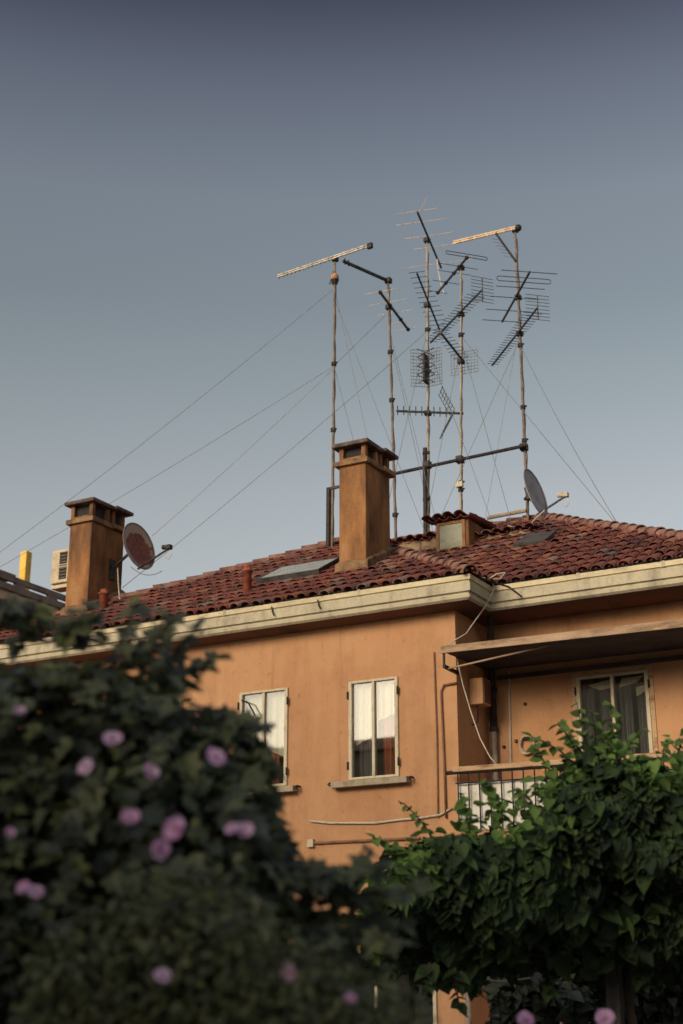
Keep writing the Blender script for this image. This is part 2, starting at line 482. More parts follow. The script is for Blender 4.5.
# roof ---------------------------------------------------------------
def tile_plane(polys, eave_a, eave_b, slope_dir, cut=(), keep=None, under=True):
    """barrel tiles over one roof plane. eave_a->eave_b is the eave, slope_dir the unit uphill vector; cut: vertical
    planes (point, normal pointing outwards) that trim the tiles at hips and valleys"""
    a, b = V(eave_a), V(eave_b)
    u = (b - a).normalized(); v = V(slope_dir).normalized(); nrm = u.cross(v).normalized()
    if nrm.z < 0: nrm = -nrm
    L = (b - a).length
    w, ex, ln = .215, .34, .44
    nu, nv = int(L / w) + 2, 26
    bm = bmesh.new()
    def arc(cu, v0, v1, r0, r1, h0, h1, up, jit, roll, sg=6):
        # outer arc at lower end (v0) and upper end (v1)
        P = []
        for (vv, r, h) in ((v0, r0, h0), (v1, r1, h1)):
            for k in range(sg + 1):
                th = pi * k / sg
                du = -cos(th) * r
                dn = sin(th) * r * .70 * (1 if up else -1)
                P.append(a + u * (cu + du + jit + dn * roll) + v * vv + nrm * (h + dn))
        return P
    for i in range(nu):
        for j in range(-0, nv):
            cu = (i + .0) * w
            if not keep(a + u * cu + v * (j * ex + .15)): pass
            else:
                slip = R() < .05; jit = U(-.012, .012); dv = U(-.03, .03) - (U(.03, .09) if slip and j else 0); dh = U(0, .016); roll = U(-.16, .16)
                v0, v1 = j * ex - .06 + dv, j * ex - .06 + ln + dv
                P = arc(cu, v0, v1, .098, .078, .055 + dh, .03, True, jit, roll)
                Q = arc(cu, v0, v1, .082, .064, .055 + dh, .03, True, jit, roll)
                vs = [bm.verts.new(p) for p in P + Q]
                for k in range(6):
                    bm.faces.new((vs[k], vs[k + 1], vs[k + 8], vs[k + 7]))
                    bm.faces.new((vs[14 + k], vs[21 + k], vs[22 + k], vs[15 + k]))
                    bm.faces.new((vs[k], vs[14 + k], vs[15 + k], vs[k + 1]))
            cu = (i + .5) * w
            if keep(a + u * cu + v * (j * ex + .15)):
                jit = U(-.006, .006); dv = U(-.015, .015)
                v0, v1 = j * ex - (.10 if j else -.02) + dv, j * ex - .10 + ln + dv
                P = arc(cu, v0, v1, .088, .10, .058, .075, False, jit, 0)
                Q = arc(cu, v0, v1, .10, .112, .058, .075, False, jit, 0)
                vs = [bm.verts.new(p) for p in P + Q]
                for k in range(6):
                    bm.faces.new((vs[k], vs[k + 1], vs[k + 8], vs[k + 7]))
                    bm.faces.new((vs[14 + k], vs[21 + k], vs[22 + k], vs[15 + k]))
                    bm.faces.new((vs[k], vs[14 + k], vs[15 + k], vs[k + 1]))
    for (pt, nv_) in cut:
        geom = bm.verts[:] + bm.edges[:] + bm.faces[:]
        bmesh.ops.bisect_plane(bm, geom=geom, plane_co=pt, plane_no=nv_, clear_outer=True)
    bm.verts.index_update()
    mb = MB()
    mb.v = [x.co.copy() for x in bm.verts]
    mb.f = [tuple(q.index for q in f.verts) for f in bm.faces]
    bm.free()
    return mb

def zA(x, y): return ZE + S * (y - GA)
def zB(x, y): return ZE + S * (y - GB)
def zS(x, y): return ZE + S * (GX - x)
def zL(x, y): return ZR + .339 * (x + 12.2)
def zRt(x, y): return ZE + S * (GR - x)
def zBk(x, y): return ZE + S * (29.2 - y)
def roof_z(x, y): return min(max(min(zA(x, y), zS(x, y)), zB(x, y)), zL(x, y), zRt(x, y), zBk(x, y))
FN = {'A': zA, 'B': zB, 'S': zS, 'L': zL, 'R': zRt, 'K': zBk}
def which(x, y):
    z = roof_z(x, y)
    return [k for k, f in FN.items() if abs(f(x, y) - z) < 1e-6]
def keeper(k, slack=.25):
    def f(p):
        if not (GL - .2 < p.x < GR + .2 and GA - .2 < p.y < 29.4): return False
        return abs(FN[k](p.x, p.y) - roof_z(p.x, p.y)) < slack * .55
    return f
PA, VA, PL, PR = V((-12.76, 23.23, 0)), V((-12.76, 24.03, 0)), V((-12.2, 24.38, 0)), V((-9.17, 24.38, 0))
def cutline(p, q, inside):
    d = (V(q) - V(p)); nrm = V((d.y, -d.x, 0)).normalized()
    if nrm.dot(V(inside) - V(p)) > 0: nrm = -nrm
    return (V((p[0], p[1], 0)), nrm)
E0, G0, I0, R0 = (GL, GA, 0), (GX, GA, 0), (GX, GB, 0), (GR, GB, 0)
allt = MB()
def join(mb): allt.add(mb.v, mb.f)
join(tile_plane(None, (GL, GA + .04, ZE), (GX, GA + .04, ZE), (0, 1, S), [cutline(E0, PA, (-12, 20, 0)), cutline(G0, PA, (-12, 20, 0))], keeper('A')))
join(tile_plane(None, (GX, GB + .04, ZE), (GR, GB + .04, ZE), (0, 1, S), [cutline(R0, PR, (-9, 22, 0)), cutline(PR, PL, (-9, 22, 0)), cutline(I0, VA, (-9, 22, 0))], keeper('B', .3)) if False else
     tile_plane(None, (-12.6, GB + .04, ZE), (GR, GB + .04, ZE), (0, 1, S), [cutline(R0, PR, (-9, 22, 0)), cutline(PR, PL, (-9, 22, 0)), cutline(I0, VA, (-9, 22, 0))], keeper('B', .3)))
join(tile_plane(None, (GX - .04, GA, ZE), (GX - .04, 23.9, ZE), (-1, 0, S), [cutline(G0, PA, (-9, 20.2, 0)), cutline(I0, VA, (-9, 20, 0))], keeper('S', .3)))
join(tile_plane(None, (GR - .04, GB, ZE), (GR - .04, 29.2, ZE), (-1, 0, S), [cutline(R0, PR, (-5, 24, 0)), cutline(PR, (GR, 29.2, 0), (-5, 24, 0))], keeper('R', .2)))
join(tile_plane(None, (GL + .04, GA, ZE), (GL + .04, 29.2, ZE), (1, 0, .339), [cutline(E0, PA, (-19, 24, 0)), cutline(PL, (GL, 29.2, 0), (-19, 24, 0))], keeper('L', .2)))
join(tile_plane(None, (GL, 29.16, ZE), (GR, 29.16, ZE), (0, -1, S), [cutline(PL, (GL, 29.2, 0), (-11, 27, 0)), cutline(PR, (GR, 29.2, 0), (-11, 27, 0))], keeper('K', .2)))
roof = allt.build('roof', 'tile', house, smooth=False)
# under-sheet so that nothing shows between tiles
us = MB()
ld = -.03
def q3(p): return V((p[0], p[1], roof_z(p[0], p[1]) + ld))
for poly in ([E0, G0, PA], [G0, I0, VA, PA], [I0, R0, PR, PL, VA], [E0, PA, VA, PL, (GL, 29.2, 0)], [(GL, 29.2, 0), PL, PR, (GR, 29.2, 0)], [R0, (GR, 29.2, 0), PR]):
    us.add([q3(p) for p in poly], [tuple(range(len(poly)))])
us.build('roof_underlay', 'soot', roof)
# ridge and hip caps
def caps(p, q, ex=.33, r=.13, lift=.055):
    p, q = V(p), V(q)
    d = (q - p); L = d.length; t = d.normalized()
    s = t.cross(V((0, 0, 1))).normalized(); n_ = s.cross(t).normalized()
    mb = MB()
    k = int(L / ex) + 1
    for i in range(k):
        a0 = i * ex - .03; a1 = min(a0 + ex + .10, L + .05)
        h0 = lift + U(.0, .025); jx = U(-.012, .012)
        P = []
        for (aa, rr, h) in ((a0, r, h0 + .02), (a1, r * .8, h0)):
            for RR in (rr, rr - .018):
                for g in range(9):
                    th = pi * (g / 8 * 1.1 - .05)
                    P.append(p + t * aa + s * (-cos(th) * RR + jx) + n_ * (h - .06 + sin(th) * RR))
        fs = []
        for g in range(8):
            fs += [(g, g + 1, g + 19, g + 18), (9 + g, 27 + g, 28 + g, 10 + g), (g, 9 + g, 10 + g, g + 1)]
        mb.add(P, fs)
    return mb
Z = lambda p: V((p[0], p[1], roof_z(p[0], p[1])))
hc = MB()
for p, q in ((E0, PA), (G0, PA), (R0, PR), (PA, VA), (VA, PL), (PL, PR), ((GL, 29.2, 0), PL), ((GR, 29.2, 0), PR)):
    c_ = caps(Z(p), Z(q)); hc.add(c_.v, c_.f)
hc.build('ridge_caps', 'cap_tile', roof)
# low mortared step under the ridge with its own row of tile ends
mw = MB()
nst = 14
x0s, x1s = -11.75, -8.95
for i in range(nst):
    xa, xb = x0s + (x1s - x0s) * i / nst, x0s + (x1s - x0s) * (i + 1) / nst
    zt = 9.90 + .02 * sin(i * 1.7) - (.13 if xa > -10.2 else 0)
    mw.box(xa, xb, 23.0 + .01 * sin(i * 2.3), 23.5, 9.3, zt - .08)
mw.build('ridge_step', 'mortar', roof)
st = tile_plane(None, (x0s, 22.95, 9.80), (-10.2, 22.95, 9.80), (0, 1, .2), [(V((0, 23.9, 0)), V((0, 1, 0)))], lambda p: x0s - .05 < p.x < -10.2 and p.y < 24.0)
st2 = tile_plane(None, (-10.2, 22.95, 9.66), (x1s + .1, 22.95, 9.66), (0, 1, .3), [(V((0, 23.9, 0)), V((0, 1, 0)))], lambda p: -10.25 < p.x < x1s + .1 and p.y < 24.0)
st.add(st2.v, st2.f)
st.build('ridge_step_tiles', 'tile', roof)

# skylight, lead flap, vent pipes
def on_A(px, py, lift=0): p = on_slope(px, py, ZE, GA, S); p.z += lift; return p
def on_B(px, py, lift=0): p = on_slope(px, py, ZE, GB, S); p.z += lift; return p
u_, v_ = V((1, 0, 0)), V((0, 1, S)).normalized()
n_ = u_.cross(v_)
sk0 = on_A(258, 588)
def lattice(p0, a, b, h0, h1, du=(0, 0)):
    pts = []
    for h in (h0, h1):
        for (i, j) in ((0, 0), (1, 0), (1, 1), (0, 1)):
            pts.append(p0 + u_ * (a * i) + v_ * (b * j) + n_ * h)
    return MB().add(pts, [(3, 2, 1, 0), (4, 5, 6, 7), (0, 1, 5, 4), (1, 2, 6, 5), (2, 3, 7, 6), (3, 0, 4, 7)])
sk = lattice(sk0, 1.26, .92, -.05, .165).build('skylight', 'shutter', roof)
# panes are carried by the frame; they stay a joined sub-piece of the skylight mesh
m, nt, b = mat('skylight_glass')
nt.links.new(ramp(nt, noise_tex(nt, 3, 4), [(.3, (.30, .29, .22)), (.7, (.46, .44, .33))]), b.inputs['Base Color'])
b.inputs['Roughness'].default_value = .06
b.inputs['Specular IOR Level'].default_value = .5
b.inputs['Coat Weight'].default_value = .2
M['sky_glass'] = m
sk.data.materials.append(M['sky_glass'])
me_ = sk.data
bm = bmesh.new(); bm.from_mesh(me_)
top = max(bm.faces, key=lambda f: f.calc_center_median().dot(n_))
r_ = bmesh.ops.inset_region(bm, faces=[top], thickness=.07, depth=-.012)
top.material_index = 1
bm.to_mesh(me_); bm.free()
fl = on_B(512, 553)
pts = [on_B(513, 553, .16), on_B(527, 545, .20), on_B(557, 541, .20), on_B(545, 547, .13)]
fm = MB().add(pts + [p - n_ * .05 for p in pts], [(0, 1, 2, 3), (7, 6, 5, 4), (0, 4, 5, 1), (1, 5, 6, 2), (2, 6, 7, 3), (3, 7, 4, 0)])
fm.build('roof_hatch', 'shutter', roof)
def vent_pipe(p, h, r):
    mb = MB()
    mb.tube([p - V((0, 0, .25)), p + V((0, 0, h * .72)), p + V((0, 0, h * .73)), p + V((0, 0, h * .8)), p + V((0, 0, h * .81)), p + V((0, 0, h * .93)), p + V((0, 0, h))],
            [r, r, r * 1.25, r * 1.25, r * .9, r * .8, r * .25], 12)
    mb.build('vent_pipe', 'terracotta', house, True)
vent_pipe(on_A(247, 596, .05), .52, .075)
vent_pipe(on_A(103, 613, .05), .42, .085)

# chimneys -------------------------------------------------------------
def chimney(x1, y0, w, d, zb, zs, zt):
    """x1: right side, y0: front. two flues under two slabs"""
    x0, y1 = x1 - w, y0 + d
    c = MB()
    c.box(x0, x1, y0, y1, zb, zs)
    ch = c.build('chimney', 'chimney', house, bevel=.015)
    sk = MB()
    z_sk = roof_z(x1, y0) + .20
    sk.add([(x0 - .06, y0 - .07, zb), (x1 + .07, y0 - .07, zb), (x1 + .07, y1 + .06, zb), (x0 - .06, y1 + .06, zb),
            (x0 - .05, y0 - .06, z_sk), (x1 + .06, y0 - .06, z_sk), (x1 + .06, y1 + .05, z_sk + .52 * d), (x0 - .05, y1 + .05, z_sk + .52 * d),
            (x0 - .004, y0 - .004, z_sk + .05), (x1 + .004, y0 - .004, z_sk + .05), (x1 + .004, y1 + .004, z_sk + .05 + .52 * d), (x0 - .004, y1 + .004, z_sk + .05 + .52 * d)],
           [(0, 1, 5, 4), (1, 2, 6, 5), (2, 3, 7, 6), (3, 0, 4, 7), (4, 5, 9, 8), (5, 6, 10, 9), (6, 7, 11, 10), (7, 4, 8, 11)])
    sk.build('flashing', 'collar', ch, bevel=.012)
    ym = y0 + d * .56
    co = MB()
    co.box(x0 - .065, x1 + .065, y0 - .065, ym + .03, zs - .02, zs + .075)
    co.box(x0 - .055, x1 + .10, ym + .035, y1 + .06, zs - .005, zs + .085)
    co.build('collar', 'collar', ch, bevel=.012)
    po = MB()
    hz0, hz1 = zs + .075, zt - .075
    t = .085
    for (a, b_) in ((y0, ym - .03), (ym + .05, y1)):
        for xx in (x0 + .0, x1 - t):
            for yy in (a, b_ - t):
                po.box(xx, xx + t, yy, yy + t, hz0 - .01, hz1 + .01)
        po.box(x0 + t * .5, x1 - t * .5, a + .012, b_ - .012, hz0 - .01, hz0 + .06)
        # lips rounded up into the posts
        po.tube([(x0 + .02, a + .02, hz0 + .12), (x0 + t, a + .015, hz0 + .03), (x1 - t, a + .015, hz0 + .03), (x1 - .02, a + .02, hz0 + .12)], .03, 8)
    po.box(x0 + t * 1.3, x1 - t * 1.3, ym - .04, ym + .06, hz0, hz1)
    po.build('flue_posts', 'chimney', ch, bevel=.01)
    for (ya, yb) in ((y0 + .075, ym - .10), (ym + .12, y1 - .075)):
        MB().box(x0 + .075, x1 - .075, ya, yb, hz0 + .03, hz1 - .004).build('flue_shade_block', 'slot', ch)  # solid near-black block painted as the darkness inside the flue
    cp = MB()
    cp.box(x0 - .10, x1 + .09, y0 - .10, ym - .005, zt - .09, zt - .015)
    cp.build('cap_slab', 'soot', ch, bevel=.014)
    cp = MB().box(x0 - .06, x1 + .13, ym + .02, y1 + .11, zt - .065, zt + .005)
    cp.build('cap_slab', 'soot', ch, bevel=.014)
    return ch
chimney(-10.74, 20.06, .52, .90, 8.1, 10.35, 10.76)
chimney(-16.68, 20.1, .53, 1.0, 8.1, 10.28, 10.73)

# small box dormer with tiled lid and a framed pale glass
xd0, xd1, yd0, yd1 = -10.64, -9.98, 22.6, 23.6
zd = on_y(453, 522, yd0).z + .03
db = MB().box(xd0, xd1, yd0, yd1, 9.0, zd)
dm = db.build('dormer', 'chimney', house, bevel=.012)
fr = MB()
fa, fb, fc, fd_ = xd0 + .08, xd1 - .12, zd - .52, zd - .07
for (a, b_, c_, d_) in ((fa - .06, fb + .06, fc - .06, fc), (fa - .06, fb + .06, fd_, fd_ + .05), (fa - .06, fa, fc, fd_), (fb, fb + .06, fc, fd_)):
    fr.box(a, b_, yd0 - .03, yd0 + .02, c_, d_)
fr.build('dormer_frame', 'dormer_frame', dm)
MB().box(fa, fb, yd0 - .012, yd0 + .01, fc, fd_).build('dormer_pane', 'dull_pane', dm)
tl = tile_plane(None, (xd0 - .10, yd0 - .12, zd + .0), (xd1 + .05, yd0 - .12, zd + .0), (0, 1, .08), [(V((0, yd1 + .1, 0)), V((0, 1, 0)))], lambda p: xd0 - .12 < p.x < xd1 + .06 and p.y < yd1 + .2)
tl.build('dormer_tiles', 'tile', dm)

# windows --------------------------------------------------------------
def window(a, b, c, d, y, parent, sill=True, kind='cream'):
    t = .038
    yf = y - .035            # frame stands proud of the plaster
    fr = MB()
    fr.box(a - .02, a + t, yf, y + .06, c, d)
    fr.box(b - t, b + .02, yf, y + .06, c, d)
    fr.box(a + t, b - t, yf, y + .06, d - t, d)
    fr.box(a + t, b - t, yf, y + .06, c, c + t)
    mid = (a + b) / 2
    fr.box(mid - .024, mid + .024, yf + .004, y + .06, c + t, d - t)
    w = fr.build('window', 'frame', parent, bevel=.006)
    # casement edges
    for (x0, x1) in ((a + t, mid - .024), (mid + .024, b - t)):
        MB().box(x0, x1, y + .008, y + .014, c + t, d - t).build('pane', 'glass', w)
    for z in (c + .22, d - .22):
        for xx in (a - .026, b + .026): MB().tube([(xx, yf - .012, z - .06), (xx, yf - .012, z + .06)], .016, 8).build('hinge', 'dark_iron', w)
    # dark room behind
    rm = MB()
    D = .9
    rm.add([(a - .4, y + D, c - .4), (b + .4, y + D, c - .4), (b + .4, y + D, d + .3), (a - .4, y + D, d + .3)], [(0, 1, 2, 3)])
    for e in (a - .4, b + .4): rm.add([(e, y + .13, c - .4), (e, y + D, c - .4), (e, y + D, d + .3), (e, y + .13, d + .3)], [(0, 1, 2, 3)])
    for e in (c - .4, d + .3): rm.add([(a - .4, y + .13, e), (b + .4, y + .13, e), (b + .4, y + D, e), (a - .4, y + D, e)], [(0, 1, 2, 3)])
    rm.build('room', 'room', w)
    if sill:
        sl = MB().add([(a - .27, y - .15, c - .115), (b + .21, y - .15, c - .115), (b + .21, y + .02, c - .10), (a - .27, y + .02, c - .10),
                       (a - .27, y - .16, c - .025), (b + .21, y - .16, c - .025), (b + .21, y + .02, c - .005), (a - .27, y + .02, c - .005)],
                      [(3, 2, 1, 0), (4, 5, 6, 7), (0, 1, 5, 4), (1, 2, 6, 5), (2, 3, 7, 6), (3, 0, 4, 7)])
        sl.build('sill', 'sill', w, bevel=.008)
        for e in (a - .31, b + .25):
            MB().tube([(e, y, c - .03), (e, y - .10, c - .03), (e - .02, y - .115, c - .05), (e + .015, y - .12, c - .075)], .016, 6).build('shutter_stay', 'dark_iron', w)
    return w
def curtain(name, m, xs, zt, zbf, y, parent, amp=.02, freq=40):
    """pleated cloth from x0 to x1 with a lower edge given by zbf(t)"""
    mb = MB(); n = 34
    x0, x1 = xs
    for i in range(n + 1):
        t = i / n; x = x0 + (x1 - x0) * t
        yy = y + amp * sin(x * freq) + amp * .5 * sin(x * freq * 2.3 + 1)
        mb.v += [V((x, yy, zt)), V((x, yy, zbf(t)))]
    for i in range(n): mb.f.append((2 * i, 2 * i + 1, 2 * i + 3, 2 * i + 2))
    return mb.build(name, m, parent, True)
for k, (a, b, c, d) in enumerate(WA):  # slanted cream curtains also imitate sky and rooflines mirrored in the panes
    w = window(a, b, c, d, YA, house)
    mid = (a + b) / 2
    yy = YA + .11
    H = d - c
    if k == 0:
        curtain('curtain', 'curtain', (a + .04, mid - .01), d, lambda t: c + H * (.36 + .09 * t), yy, w)
        curtain('curtain', 'curtain', (mid + .01, b - .04), d, lambda t: c + H * (.58 + .08 * t), yy, w)
        curtain('drape', 'drape', (mid + .09, mid + .25), d - .3, lambda t: c, yy + .05, w, .025, 60)
        curtain('drape', 'net', (a + .06, mid - .1), d - .5, lambda t: c, yy + .06, w, .025, 50)
    else:
        curtain('curtain', 'curtain', (a + .04, mid - .01), d, lambda t: c + H * (.44 - .06 * t), yy, w)
        curtain('curtain', 'curtain', (mid + .01, b - .04), d, lambda t: c + H * (.40 - .12 * t), yy, w)
        curtain('drape', 'drape', (mid + .08, mid + .22), d - .5, lambda t: c, yy + .05, w, .025, 60)
        if k == 1:
            MB().tube([(a + .04, YA - .05, d - .13), (a + .2, YA - .09, d - .2), (a + .34, YA - .10, d - .42)], .014, 6).bar((a + .02, YA - .05, d - .45), (a + .34, YA - .10, d - .42), .012).build('window_stay', 'dark_iron', w)
for a, b, c, d in WG:
    w = window(a, b, c, d, YA, house, False)
    mb = MB()
    for i in range(14):
        z = c + .06 + (d - c - .12) * i / 14
        mb.bar((a + .05, YA + .09, z), (b - .05, YA + .09, z), .012, .09)
    mb.build('shutter', 'shutter', w)
a, b, c, d = WB
w = window(a, b, c, d, YB, house, False)
curtain('curtain', 'net', (a + .03, a + .22), d, lambda t: c, YB + .13, w, .025, 70)
curtain('curtain', 'net', (a + .27, (a + b) / 2), d, lambda t: c, YB + .2, w, .03, 45)
curtain('curtain', 'net', ((a + b) / 2 + .03, (a + b) / 2 + .24), d, lambda t: c, YB + .16, w, .03, 60)
curtain('curtain', 'net', ((a + b) / 2 + .30, b - .03), d, lambda t: c, YB + .22, w, .03, 45)
MB().box(a - .09, a - .02, YB - .02, YB + .03, c, d + .06).box(b + .02, b + .09, YB - .02, YB + .03, c, d + .06).box(a - .09, b + .09, YB - .018, YB + .03, d + .002, d + .07).build('architrave', 'handrail', w, bevel=.006)
# pale scraps behind the glass, imitating canopy edges reflected in the pane
for q4 in ([(a + .1, YB + .1, d - .12), (a + .50, YB + .1, d - .06), (a + .50, YB + .1, d - .19), (a + .32, YB + .1, d - .21)],
           [(b - .47, YB + .1, d - .20), (b - .43, YB + .1, d - .07), (b - .08, YB + .1, d - .05), (b - .2, YB + .1, d - .15)],
           [(b - .22, YB + .12, d - .22), (b - .06, YB + .12, d - .19), (b - .06, YB + .12, d - .28), (b - .22, YB + .12, d - .36)]):
    MB().add(q4, [(0, 1, 2, 3)]).build('pane_glint', 'curtain', w)

# canopy over the balcony ------------------------------------------------
xa0, xa1, ya0, za = -8.75, XR + .3, 18.72, 6.52
cs = MB().add([(xa0, ya0 + .03, za - .01), (xa1, ya0 + .03, za - .03), (xa1, YB - .003, za + .0), (XC + .003, YB - .003, za + .02), (XC + .003, YA, za), (xa0, YA - .003, za),
               ], [(0, 1, 2, 3, 4, 5)])
cs2 = [p + V((0, 0, .05)) for p in cs.v]
cs.add(cs2, [(5, 4, 3, 2, 1, 0), (0, 1, 7, 6)])
cs.v[:6] = cs.v[:6]
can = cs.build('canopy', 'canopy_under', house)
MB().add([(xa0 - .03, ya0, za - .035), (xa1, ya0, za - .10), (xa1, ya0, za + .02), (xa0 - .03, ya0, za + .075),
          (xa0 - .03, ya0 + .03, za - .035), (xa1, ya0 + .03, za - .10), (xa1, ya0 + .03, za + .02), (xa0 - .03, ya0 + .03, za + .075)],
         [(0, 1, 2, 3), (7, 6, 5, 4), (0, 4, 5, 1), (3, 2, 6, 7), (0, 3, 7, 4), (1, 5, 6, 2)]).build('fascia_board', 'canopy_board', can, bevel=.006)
MB().bar((xa0 + .01, ya0 + .03, za), (xa0 + .01, ya0 + .03, za - .24), .03).bar((xa0 + .01, ya0 + .02, za - .23), (xa0 + .012, YA + .02, za - .24), .04, .05).build('canopy_bracket', 'dark_iron', can)
p0 = V((XC + .02, YA - .05, za - .22)); p1 = on_y(548, 646, 18.95)
MB().tube([(xa0 + .02, ya0 + .12, za - .25), (p1.x, 18.95, za - .06)], .014, 6).build('canopy_stay', 'canopy_board', can)
MB().box(XC + .2, XR, YB - .06, YB - .004, za - .16, za - .1).build('wall_batten', 'canopy_under', can)

# balcony -----------------------------------------------------------------
yr = 19.0
rail_z = 4.74
bal = MB().box(-8.74, XR - .02, yr - .06, YB - .002, 3.72, 3.9).build('balcony', 'plaster', house, bevel=.01)
MB().tube([(-8.86, yr, rail_z + .02), (-8.72, yr, rail_z + .02), (XR, yr, rail_z - .035)], [.03, .03, .03], 8).build('rail_end', 'dark_iron', bal)
MB().add([(-8.74, yr - .05, rail_z + .02), (XR, yr - .05, rail_z - .02), (XR, yr + .05, rail_z - .02), (-8.74, yr + .05, rail_z + .02),
          (-8.74, yr - .05, rail_z + .095), (XR, yr - .05, rail_z + .055), (XR, yr + .05, rail_z + .055), (-8.74, yr + .05, rail_z + .095)],
         [(3, 2, 1, 0), (4, 5, 6, 7), (0, 1, 5, 4), (1, 2, 6, 5), (2, 3, 7, 6), (3, 0, 4, 7)]).build('handrail', 'handrail', bal, bevel=.01)
MB().tube([(-8.72, yr, 4.60), (XR, yr, 4.555)], .012, 6).build('lower_rail', 'dark_iron', bal)
for i in range(23):
    x = -8.68 + i * .17
    MB().tube([(x, yr, 3.9), (x, yr, rail_z + .02 - i * .002)], .011, 6).build('baluster', 'dark_iron', bal)
pn = MB()
for i in range(24):
    xa, xb = -8.72 + i * .16, -8.72 + (i + 1) * .16
    pn.add([(xa, yr + .05 + .012 * sin(i * 1.9), 3.92), (xb, yr + .05 + .012 * sin((i + 1) * 1.9), 3.92), (xb, yr + .05 + .012 * sin((i + 1) * 1.9), 4.605 - .002 * i), (xa, yr + .05 + .012 * sin(i * 1.9), 4.607 - .002 * i)], [(0, 1, 2, 3)])
pn.build('windscreen_sheet', 'white_panel', bal)

# drain pipe in the inner corner
dp = MB().tube([(-8.42, GB + .25, 7.45), (-8.44, GB + .3, 7.2), (-8.62, YB - .12, 6.95), (-8.62, YB - .10, 5.55)], .055, 10)
dpo = dp.build('drainpipe', 'black_pipe', house, True)
MB().tube([(-8.62, YB - .10, 5.56), (-8.62, YB - .10, 3.92)], .046, 10).build('pipe_section', 'grey_pipe', dpo, True)
for z in (6.75, 6.2, 5.58): MB().tube([(-8.62, YB - .10, z - .03), (-8.62, YB - .10, z + .03)], .072, 10).build('pipe_collar', 'black_pipe', dpo)
MB().tube([on_y(509, 672, YB - .02), on_y(511, 772, YB - .02)], .016, 6).build('wall_conduit', 'white_cable', house)

# things fixed to the facade -------------------------------------------------
tag(MB().tube([on_y(434, 652, YA - .02), on_y(437, 740, YA - .02), on_y(438, 818, YA - .02)], .013, 6).build('wall_pipe', 'brown_pipe'),
    'thin straight brown pipe on the orange wall, left of the elbowed pipe by the corner', 'pipe')
pp = [(XC + .02, YA - .03, on_y(441, 687, YA).z + .03), (-8.95, YA - .03, on_y(441, 687, YA).z + .02), (-9.0, YA - .03, on_y(441, 690, YA).z - .03)]
pp += [on_y(444, 760, YA - .03), on_y(446, 818, YA - .03)]
tag(MB().tube(pp, .017, 8).build('wall_pipe', 'brown_pipe', None, True), 'brown pipe with an elbow at its top, closest to the corner of the orange wall', 'pipe')
cp = [on_y(x, y, YA - .025) for x, y in ((310, 821), (330, 823), (352, 823), (375, 823), (398, 820), (420, 818), (440, 815), (452, 808))]
tag(MB().tube(cp, .018, 7).build('wall_cable', 'white_cable', None, True), 'pale sagging conduit running across the orange wall below the windows', 'cable')
t = empty('wall_cable', on_y(312, 843, YA - .02), 'straight brown conduit with a small pale junction box at its left end', 'cable')
MB().tube([on_y(314, 843, YA - .03), on_y(420, 838, YA - .03)], .022, 7).build('conduit', 'brown_pipe', t)
q = on_y(312, 843.5, YA)
MB().box(q.x - .06, q.x + .05, YA - .06, YA - .004, q.z - .06, q.z + .06).build('junction_box', 'box', t, bevel=.006)
# meter box in the corner
q = on_x(477, 690, XC + .2)
t = empty('meter_box', (XC + .14, 19.75, 6.0), 'tan wall box on the shaded return wall beside the drainpipe', 'box')
yq = 19.62
z0q, z1q = on_x(474, 704, XC + .1).z, on_x(474, 678, XC + .1).z
MB().box(XC + .004, XC + .24, yq, yq + .30, z0q, z1q).build('box_body', 'plaster', t, bevel=.015)
MB().box(XC + .24, XC + .255, yq + .03, yq + .27, z0q + .03, z1q - .03).build('box_door', 'soffit', t, bevel=.004)
MB().tube([(XC + .1, yq + .1, z0q), (XC + .1, yq + .1, z0q - .25), (XC + .03, yq + .05, z0q - .3)], .015, 6).build('box_conduit', 'black_pipe', t)
# coil of hose on a hook
q = on_y(528, 745, YB)
t = empty('hose_coil', (q.x, YB - .04, q.z), 'small coil of pale tube hanging on the shaded balcony wall', 'hose')
for k in range(3):
    pts = []
    for i in range(19):
        an = 2 * pi * i / 18
        rr = .115 + .012 * k + .012 * sin(an * 3 + k)
        pts.append((q.x + cos(an) * rr * .95 + .01 * k, YB - .03 - .018 * k, q.z - .01 + sin(an) * rr))
    MB().tube(pts, .011, 6, False).build('coil', 'white_cable', t, True)
MB().box(q.x - .07, q.x + .08, YB - .07, YB - .004, q.z + .085, q.z + .115).build('hook', 'black_pipe', t)
spots = ((525, 704), (516, 741), (504, 747))
for i, (x, y) in enumerate(spots):
    q = on_y(x, y, YB - .012)
    mb = MB().tube([(q.x, YB - .045, q.z), (q.x, YB - .002, q.z)], [.022, .03], 8)
    mb.build('wall_plug', 'soot', house)
# loose aerial lead down the corner
lead = [on_y(485, 578, GA + .3), V((GX - .12, GA + .45, 7.75)), V((GX + .03, GB - .05, 7.72)), V((GX + .08, GB - .06, 7.60)), V((GX - .02, GB - .2, 7.3)), V((-8.55, 19.15, 6.85)), V((-8.66, 18.75, 6.62))]
tag(MB().tube(lead, .010, 6).build('aerial_cable', 'white_cable', None, True), 'pale loose aerial cable hanging over the cornice corner down to the canopy edge', 'cable')
lead = [on_y(x, y, 19.12) for x, y in ((457, 659), (463, 685), (471, 712), (480, 738), (490, 757), (498, 766))]
tag(MB().tube(lead, .010, 6).build('aerial_cable', 'white_cable', None, True), 'pale cable hanging in a slack line from the canopy bracket to the handrail', 'cable')
lp = [V((GX + .0, GB - .1, 7.74)), V((GX + .1, GB + .0, 7.84)), V((GX + .22, GB + .05, 7.86)), V((GX + .16, GB - .03, 7.74)), V((GX - .1, GB - .2, 7.72)), V((GX - .16, GA + .4, 7.76))]
